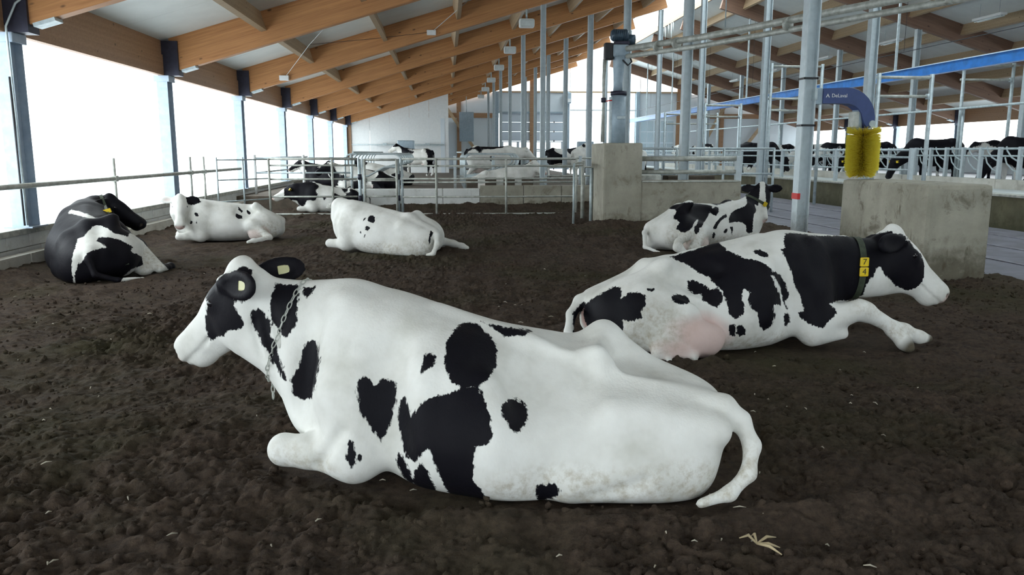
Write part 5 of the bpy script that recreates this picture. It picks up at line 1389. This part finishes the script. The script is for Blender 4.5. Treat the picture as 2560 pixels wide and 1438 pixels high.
    F.cone((-.46, -.56, .30), (-.72, -.50, .52), .025, .02, .08, sub=True)
    for q in range(4): F.cone((.02 - .13 * q, -.39, .66 - .035 * q), (-.04 - .13 * q, -.50, .30), .022, .022, .10)
    # tail hanging behind the rump
    F.chain([(-1.34, -.02, .37), (-1.44, -.04, .36), (-1.52, -.10, .26), (-1.55, -.16, .12), (-1.50, -.24, .05), (-1.38, -.34, .03)], [.06, .05, .042, .038, .04, .02], .03)
    F.flatten(-.01)
    global COW2
    COW2 = finish_cow('black and white cow with yellow 7 4 collar tag lying on the right', None, F, (2.55, 6.55, 0), 0,
                      'w', PATCH['right'], h, dark_ears=(0, 1), pinks=[(c, tuple(1.15 * v for v in r)) for c, r in ud] + [((-1.42, -.14, .22), (.06, .1, .12))],
                      dirts=[((-.95, -.55, .2), (.3, .25, .25)), ((-.1, -.45, .05), (.6, .2, .12)), ((1.1, -.42, .16), (.3, .15, .1)), ((.86, -.44, .34), (.16, .12, .08))],
                      hoofs=[((1.43, -.44, .07), (.05, .06, .05)), ((1.19, -.55, .03), (.07, .08, .08))])
    return COW2
cow_right()
def cow_mid():
    F = Field((-1.5, -1.15, -.05), (1.6, .75, 1.5), VOX2)
    h, ud, Y = lying(F, 1, (1.14, -.02, 1.06), (-.26, -.42, -.87), (-.48, -.72, .50), 1.15, neck=.9, wf=.83, hz=.11)
    F.chain([(-1.06, .06, .40), (-1.2, .0, .30), (-1.30, -.2, .08), (-1.25, -.6, .03)], [.055, .04, .035, .02], .03)
    F.chain([(-.62, -.50, .34), (-.98, -.70, .20), (-1.02, -.76, .13), (-.94, -.86, .03)], [.11, .06, .075, .05], .05)
    F.flatten(-.01)
    return finish_cow('black and white cow lying before the concrete wall, white blaze facing the camera', None, F, (4.38, 13.15, 0), 16,
                      'w', PATCH['mid'], h, dark_ears=(0, 1), blaze=.048, S=.98, pinks=[(c, r) for c, r in ud], dirts=[((-.8, -.6, .2), (.4, .3, .4)), ((0, -.5, .1), (.9, .3, .2))],
                      hoofs=[((-.27, -.97, .03), (.05, .05, .05)), ((-.93, -.88, .02), (.06, .06, .05))])
def cow_rear():
    F = Field((-1.5, -1.2, -.05), (1.7, .75, 1.3), VOX2)
    h, ud, Y = lying(F, 1, (1.16, -.20, .90), (.45, -.75, -.4), (.3, -.2, .9), 1.0, wf=.97, hz=.03)
    F.chain([(-.62, -.6, .2), (-.95, -.78, .11), (-1.12, -.82, .06), (-1.24, -.80, .04)], [.10, .06, .055, .04], .06)
    F.chain([(-1.04, .08, .41), (-1.14, .13, .36), (-1.2, .24, .2), (-1.16, .3, .05), (-1.05, .32, .03)], [.058, .05, .045, .04, .03], .03)
    F.flatten(-.01)
    return finish_cow('almost white cow lying with its back turned, small black spots behind the shoulder', None, F, (-.98, 13.02, 0), 150,
                      'w', PATCH['rear'], h, S=.89, dirts=[((-.9, .1, .1), (.4, .5, .25)), ((-.2, .5, .08), (.6, .2, .15))], hoofs=[((-.27, -.97, .03), (.05, .05, .05))])
def cow_calf():
    F = Field((-1.5, -.75, -.05), (1.7, 1.15, 1.5), VOX2)
    h, ud, Y = lying(F, -1, (1.00, .26, .97), (.06, .58, -.80), (.05, .82, .58), 1.22, wf=.97, hz=.09)
    F.flatten(-.01)
    return finish_cow('white cow facing the camera from beside the left kerb, one ear black', None, F, (-3.98, 15.05, 0), 197,
                      'w', PATCH['calf'], h, dark_ears=(0,), S=.85, pinks=[(c, r) for c, r in ud], dirts=[((-.8, .6, .15), (.4, .3, .3))])
def cow_dark():
    F = Field((-1.5, -1.2, -.05), (1.7, .8, 1.4), VOX2)
    h, ud, Y = lying(F, 1, (.94, -.34, .96), (-.40, -.68, -.50), (-.25, -.38, .85), 1.10, fat=1.05, hz=.08)
    F.chain([(-1.06, .08, .40), (-1.14, .1, .3), (-1.2, .05, .12), (-1.22, -.2, .03), (-1.15, -.5, .025)], [.055, .045, .038, .034, .02], .03)
    F.flatten(-.01)
    return finish_cow('mostly black cow lying with its rump to the camera beside the left wall', None, F, (-4.80, 11.1, 0), 116,
                      'b', PATCH['dark'], h, S=1.0, pinks=[(c, tuple(.8 * v for v in r)) for c, r in ud], dirts=[((-.6, -.7, .15), (.4, .3, .25))])
VOX2 = .02
COW3 = cow_mid(); COW4 = cow_rear(); COW5 = cow_calf(); COW6 = cow_dark()
# ---------------------------------------------------------------- cows farther back
def far_lying(label, loc, yaw, m, poll, dirv, up, S, noise, group=None, items=(), wf=1.0, hz=.05, base='w', dirts=()):
    F = Field((-1.3, -1.1, -.05), (1.9, 1.1, 1.35), .032)
    h, ud, Y = lying(F, m, poll, dirv, up, 1.1, wf=wf, hz=hz)
    F.flatten(-.01)
    return finish_cow(label, group, F, loc, yaw, base, list(items), h, pinks=ud, S=S, noise=noise, dirts=dirts)
def far_standing(label, loc, yaw, kind, S, noise, group=None, stride=.06, base='w'):
    F = Field((-1.1, -.55, -.02), (2.0, .55, 1.95), .032)
    if kind == 'feed': pose = ((1.44, 0, .80), (.36, 0, -.93), (.93, 0, .36))
    elif kind == 'up': pose = ((1.28, 0, 1.72), (.80, .1, -.5), (.5, 0, .8))
    else: pose = ((1.36, 0, 1.42), (.75, .1, -.62), (.62, 0, .75))
    h, ud = standing(F, *pose, stride=stride)
    return finish_cow(label, group, F, loc, yaw, base, [], h, pinks=ud, S=S, noise=noise, eyes=False)
HERD_TAGS = {}
_c = far_lying('cow with yellow ear tags lying behind the left gate, head to the left', (-3.05, 21.95, 0), 188, -1, (1.35, -.05, .80), (.86, .06, -.42), (.42, 0, .86), .86, (2.6, .50, 5), dirts=[((-.6, .6, .2), (.4, .3, .3))])
HERD_TAGS[_c[0].name] = 1
far_lying('black cow with white rump resting in the left cubicles nearest the gates', (-2.55, 25.65, .38), 176, -1, (1.30, .1, 1.05), (.75, .35, -.5), (.5, .2, .85), .88, (1.7, .40, 12), hz=.0)
far_lying('dark cow resting in the left cubicles farther from the gates', (-3.9, 28.2, .38), 170, -1, (1.28, .1, 1.1), (.7, .4, -.5), (.5, .2, .85), .88, (1.9, .42, 31), hz=.0)
far_lying('white cow with black head resting third in the left cubicles', (-2.2, 30.4, .38), 172, -1, (1.28, .1, 1.1), (.7, .4, -.5), (.5, .2, .85), .88, (2.0, .52, 37), hz=.0)
far_lying('white cow lying rump first beside the dark bed boards', (1.65, 24.95, .38), 6, 1, (1.28, -.1, 1.08), (.6, -.5, -.55), (.4, -.3, .85), .88, (2.2, .68, 7))
far_standing('white cow with a black shoulder patch standing in the middle cubicles', (1.55, 28.46, .38), 0, 'level', .96, (2.1, .60, 3))
far_standing('black and white cow standing before the white partition wall', (-1.45, 42.2, .38), 160, 'up', .95, (1.8, .50, 18))
far_standing('black and white cow looking right beneath the sectional door lights', (5.75, 39.5, .38), 8, 'up', .95, (1.9, .50, 9))
far_standing('pale cow standing at the corner of the tall concrete block', (6.45, 36.2, .38), 25, 'level', .95, (1.9, .66, 14))
far_standing('dark cow standing far off before the sectional door', (3.75, 44.5, .38), 100, 'level', .95, (1.8, .46, 22))
far_standing('black cow standing in the feed lane behind the low fence', (13.35, 33.6, .60), 4, 'feed', .95, (1.3, .25, 40))
far_standing('white cow standing left of the far lane cows', (9.2, 40.2, .0), 200, 'level', 1.2, (1.9, .64, 41))
far_standing('white cow in the feed lane under the second strip light', (13.9, 46.6, .60), 90, 'level', .95, (1.9, .62, 42))
far_standing('pale cow between the two far lane cows, head turned away', (13.6, 41.5, .60), 90, 'level', .95, (1.9, .60, 43))
fx = 16.35
far_standing('white faced feeding cow, farthest of those with heads through the feed fence', (fx, 38.4, .52), 180, 'feed', .98, (1.8, .50, 51))
far_standing('black and white feeding cow left of the brush post', (fx, 34.4, .52), 180, 'feed', .98, (1.7, .47, 52))
far_standing('feeding cow with a white shoulder just right of the brush post', (fx, 32.0, .52), 178, 'feed', .98, (1.7, .44, 53))
_c = far_standing('black feeding cow left of the yellow brush, head down on the lane', (fx, 29.6, .52), 182, 'feed', .98, (1.4, .30, 54))
HERD_TAGS[_c[0].name] = 1
_c = far_standing('large black feeding cow right of the yellow brush', (fx - .05, 25.6, .52), 178, 'feed', 1.02, (1.3, .24, 55))
HERD_TAGS[_c[0].name] = 1
far_standing('black feeding cow nearest the right edge of the picture', (fx + .9, 22.4, .52), 178, 'feed', 1.02, (1.3, .27, 56))

far_standing('black cow standing behind the feeding cows at the right', (20.4, 27.5, .52), 175, 'level', 1.0, (1.3, .27, 61))
far_standing('black and white cow standing far behind the yellow brush', (20.8, 33.5, .52), 10, 'level', 1.0, (1.7, .46, 62))
far_standing('pale cow standing far behind the brush post', (20.6, 40.0, .52), 185, 'level', 1.0, (1.7, .58, 63))
# ================================================================ collars, chains and tags
from mathutils.bvhtree import BVHTree
def skin(res):
    V, Q = res[2][0], res[2][1]
    return BVHTree.FromPolygons([tuple(v) for v in V], [tuple(int(i) for i in q) for q in Q])
def neck_loop(res, c, nrm, n=48, off=.008, up=(0, 0, 1)):
    """points round the neck where a plane through c cuts the skin"""
    bv = skin(res); nrm = Vector(nrm).normalized(); u = (Vector(up) - nrm * nrm.dot(Vector(up))).normalized(); w = nrm.cross(u)
    pts = []
    for i in range(n):
        a = 2 * math.pi * i / n; d = math.cos(a) * u + math.sin(a) * w
        h = bv.ray_cast(Vector(c), d)
        pts.append((h[0] + d * off, h[1]) if h[0] is not None else (Vector(c) + d * .2, d))
    return pts
def strap(parent, pts, nrm, width, mat, name='collar', th=.006):
    nrm = Vector(nrm).normalized(); V, Fc = [], []; n = len(pts)
    cen = sum((p for p, _ in pts), Vector()) / n
    for p, _ in pts:
        d = (p - cen).normalized()
        V += [tuple(p - nrm * width / 2), tuple(p + nrm * width / 2), tuple(p + nrm * width / 2 + d * th), tuple(p - nrm * width / 2 + d * th)]
    for i in range(n):
        a, b = 4 * i, 4 * ((i + 1) % n)
        Fc += [(a + k, b + k, b + (k + 1) % 4, a + (k + 1) % 4) for k in range(4)]
    return MB().add(V, Fc).build(name, mat, parent)
def plate(parent, c, x, n, w, h, mat, name, th=.008, chars=None):
    """small rounded plate at c, x = reading direction, n = facing"""
    x, n = Vector(x).normalized(), Vector(n).normalized(); x = (x - n * x.dot(n)).normalized(); y = n.cross(x)
    M = Matrix((x, y, n)).transposed().to_4x4(); M.translation = Vector(c)
    o = MB().bbox((-w / 2, -h / 2, 0), (w / 2, h / 2, th), min(w, h) * .12).build(name, mat, parent); o.matrix_local = M
    if chars:
        q = text('number', chars, h * .92, (0, 0, th + .0004), (0, 0, 0), 'ink', o, ext=.0006)
    return o
# chain on the front cow
r1 = COW1[0]
cn = (.94, .0, .36)
loop = neck_loop(COW1, (1.17, .05, .66), cn, 120, .006)
L = [p for p, _ in loop]; per = [0]
for i in range(len(L)): per.append(per[-1] + (L[(i + 1) % len(L)] - L[i]).length)
ch = bpy.data.objects.new('neck_chain', None); COL.objects.link(ch); ch.parent = r1
lm = MB()
ring = [(.022 * math.cos(2 * math.pi * k / 14), .009 * math.sin(2 * math.pi * k / 14), .0) for k in range(14)] 
lm.tube(ring + [ring[0], ring[1]], .0032, 6, caps=False); lme = lm.mesh('link', 'galv_dirty')
nl = int(per[-1] / .036)
for j in range(nl):
    s_ = per[-1] * j / nl; i = max(k for k in range(len(L)) if per[k] <= s_); f = (s_ - per[i]) / max(per[i + 1] - per[i], 1e-6)
    p = L[i].lerp(L[(i + 1) % len(L)], f); tng = (L[(i + 1) % len(L)] - L[i]).normalized(); nr = Vector(loop[i][1]); nr = (nr - tng * nr.dot(tng)).normalized(); bi = nr.cross(tng)
    if j % 2: nr, bi = (nr * .8 + bi * .6), (bi * .8 - nr * .6)
    else: nr, bi = (nr * .8 - bi * .6), (bi * .8 + nr * .6)
    M = Matrix((tng, bi, nr)).transposed().to_4x4(); M.translation = p
    o = inst('link', lme, ch); o.matrix_local = M
low = min(L, key=lambda p: p.z)
for j in range(3):
    o = inst('link', lme, ch); o.matrix_local = Matrix.Translation(low + Vector((.0, 0, -.018 - .034 * j))) @ Matrix.Rotation(R(90), 4, 'Y') @ Matrix.Rotation(R(90 * j), 4, 'X')
for (c, E), dx in zip(HEADS[r1.name]['ears'], (0.03, .02)):
    cc = Vector(c) + Vector(E[0]) * dx + Vector(E[2]) * .004
    plate(r1, cc, E[0], E[2], .062, .05, 'pale_tag', 'ear_tag', .006)
# strap and number plates on the right-hand cow
r2 = COW2[0]
loop = neck_loop(COW2, (.965, -.0, .63), (1, 0, -.02), 56, .004)
strap(r2, loop, (1, 0, -.02), .055, 'collar_strap')
side = [q for q in loop if q[0].y < 0]
for ch_, z in (('7', .685), ('4', .602)):
    p, nn = min(side, key=lambda q: abs(q[0].z - z))
    plate(r2, Vector((p.x + .0, p.y - .008, z)), (1, 0, 0), (0, -1, 0), .078, .078, 'yellow_tag', 'number_plate', .012, ch_)
lowp = min(loop, key=lambda q: q[0].z)[0]
MB().tube([tuple(lowp + Vector((.03 * math.cos(a), 0, -.03 + .03 * math.sin(a)))) for a in [k * .4 for k in range(17)]], .005, 6).build('collar_ring', 'galv', r2)
MB().tube([tuple(lowp + Vector((-.01, -.02, -.02))), tuple(lowp + Vector((-.06, -.05, -.03))), tuple(lowp + Vector((-.11, -.06, -.06)))], .006, 6).build('collar_cord', 'cord', r2)
# collars on the middle and the dark cow
def collar(res, down, c, n):
    root = res[0]; n = Vector(n).normalized()
    loop = neck_loop(res, c, n, 40, .004)
    strap(root, loop, n, .05, 'collar_strap')
    cen = sum((q for q, _ in loop), Vector()) / len(loop)
    for d, w, h in down:
        d = Vector(d).normalized()
        p, nn = max(loop, key=lambda q: (q[0] - cen).normalized().dot(d))
        out = (p - cen).normalized()
        plate(root, p + out * .016, n.cross(out), out, w, h, 'yellow_tag', 'number_plate')
collar(COW3, [((0, -.75, -.65), .09, .08)], (1.0, -.03, .80), (.45, -.12, .88))
collar(COW6, [((-.9, .1, .1), .06, .12)], (.90, -.27, .79), (-.05, -.85, .25))
# yellow ear tags farther back
for nm, dxs in HERD_TAGS.items():
    root = bpy.data.objects[nm]; h = HEADS[nm]
    for (c, E) in h['ears']:
        plate(root, Vector(c) + Vector(E[0]) * .03 + Vector(E[2]) * .01, E[0], E[2], .09, .075, 'yellow_tag', 'ear_tag', .008)
        plate(root, Vector(c) + Vector(E[0]) * .03 - Vector(E[2]) * .02, E[0], -Vector(E[2]), .09, .075, 'yellow_tag', 'ear_tag', .008)
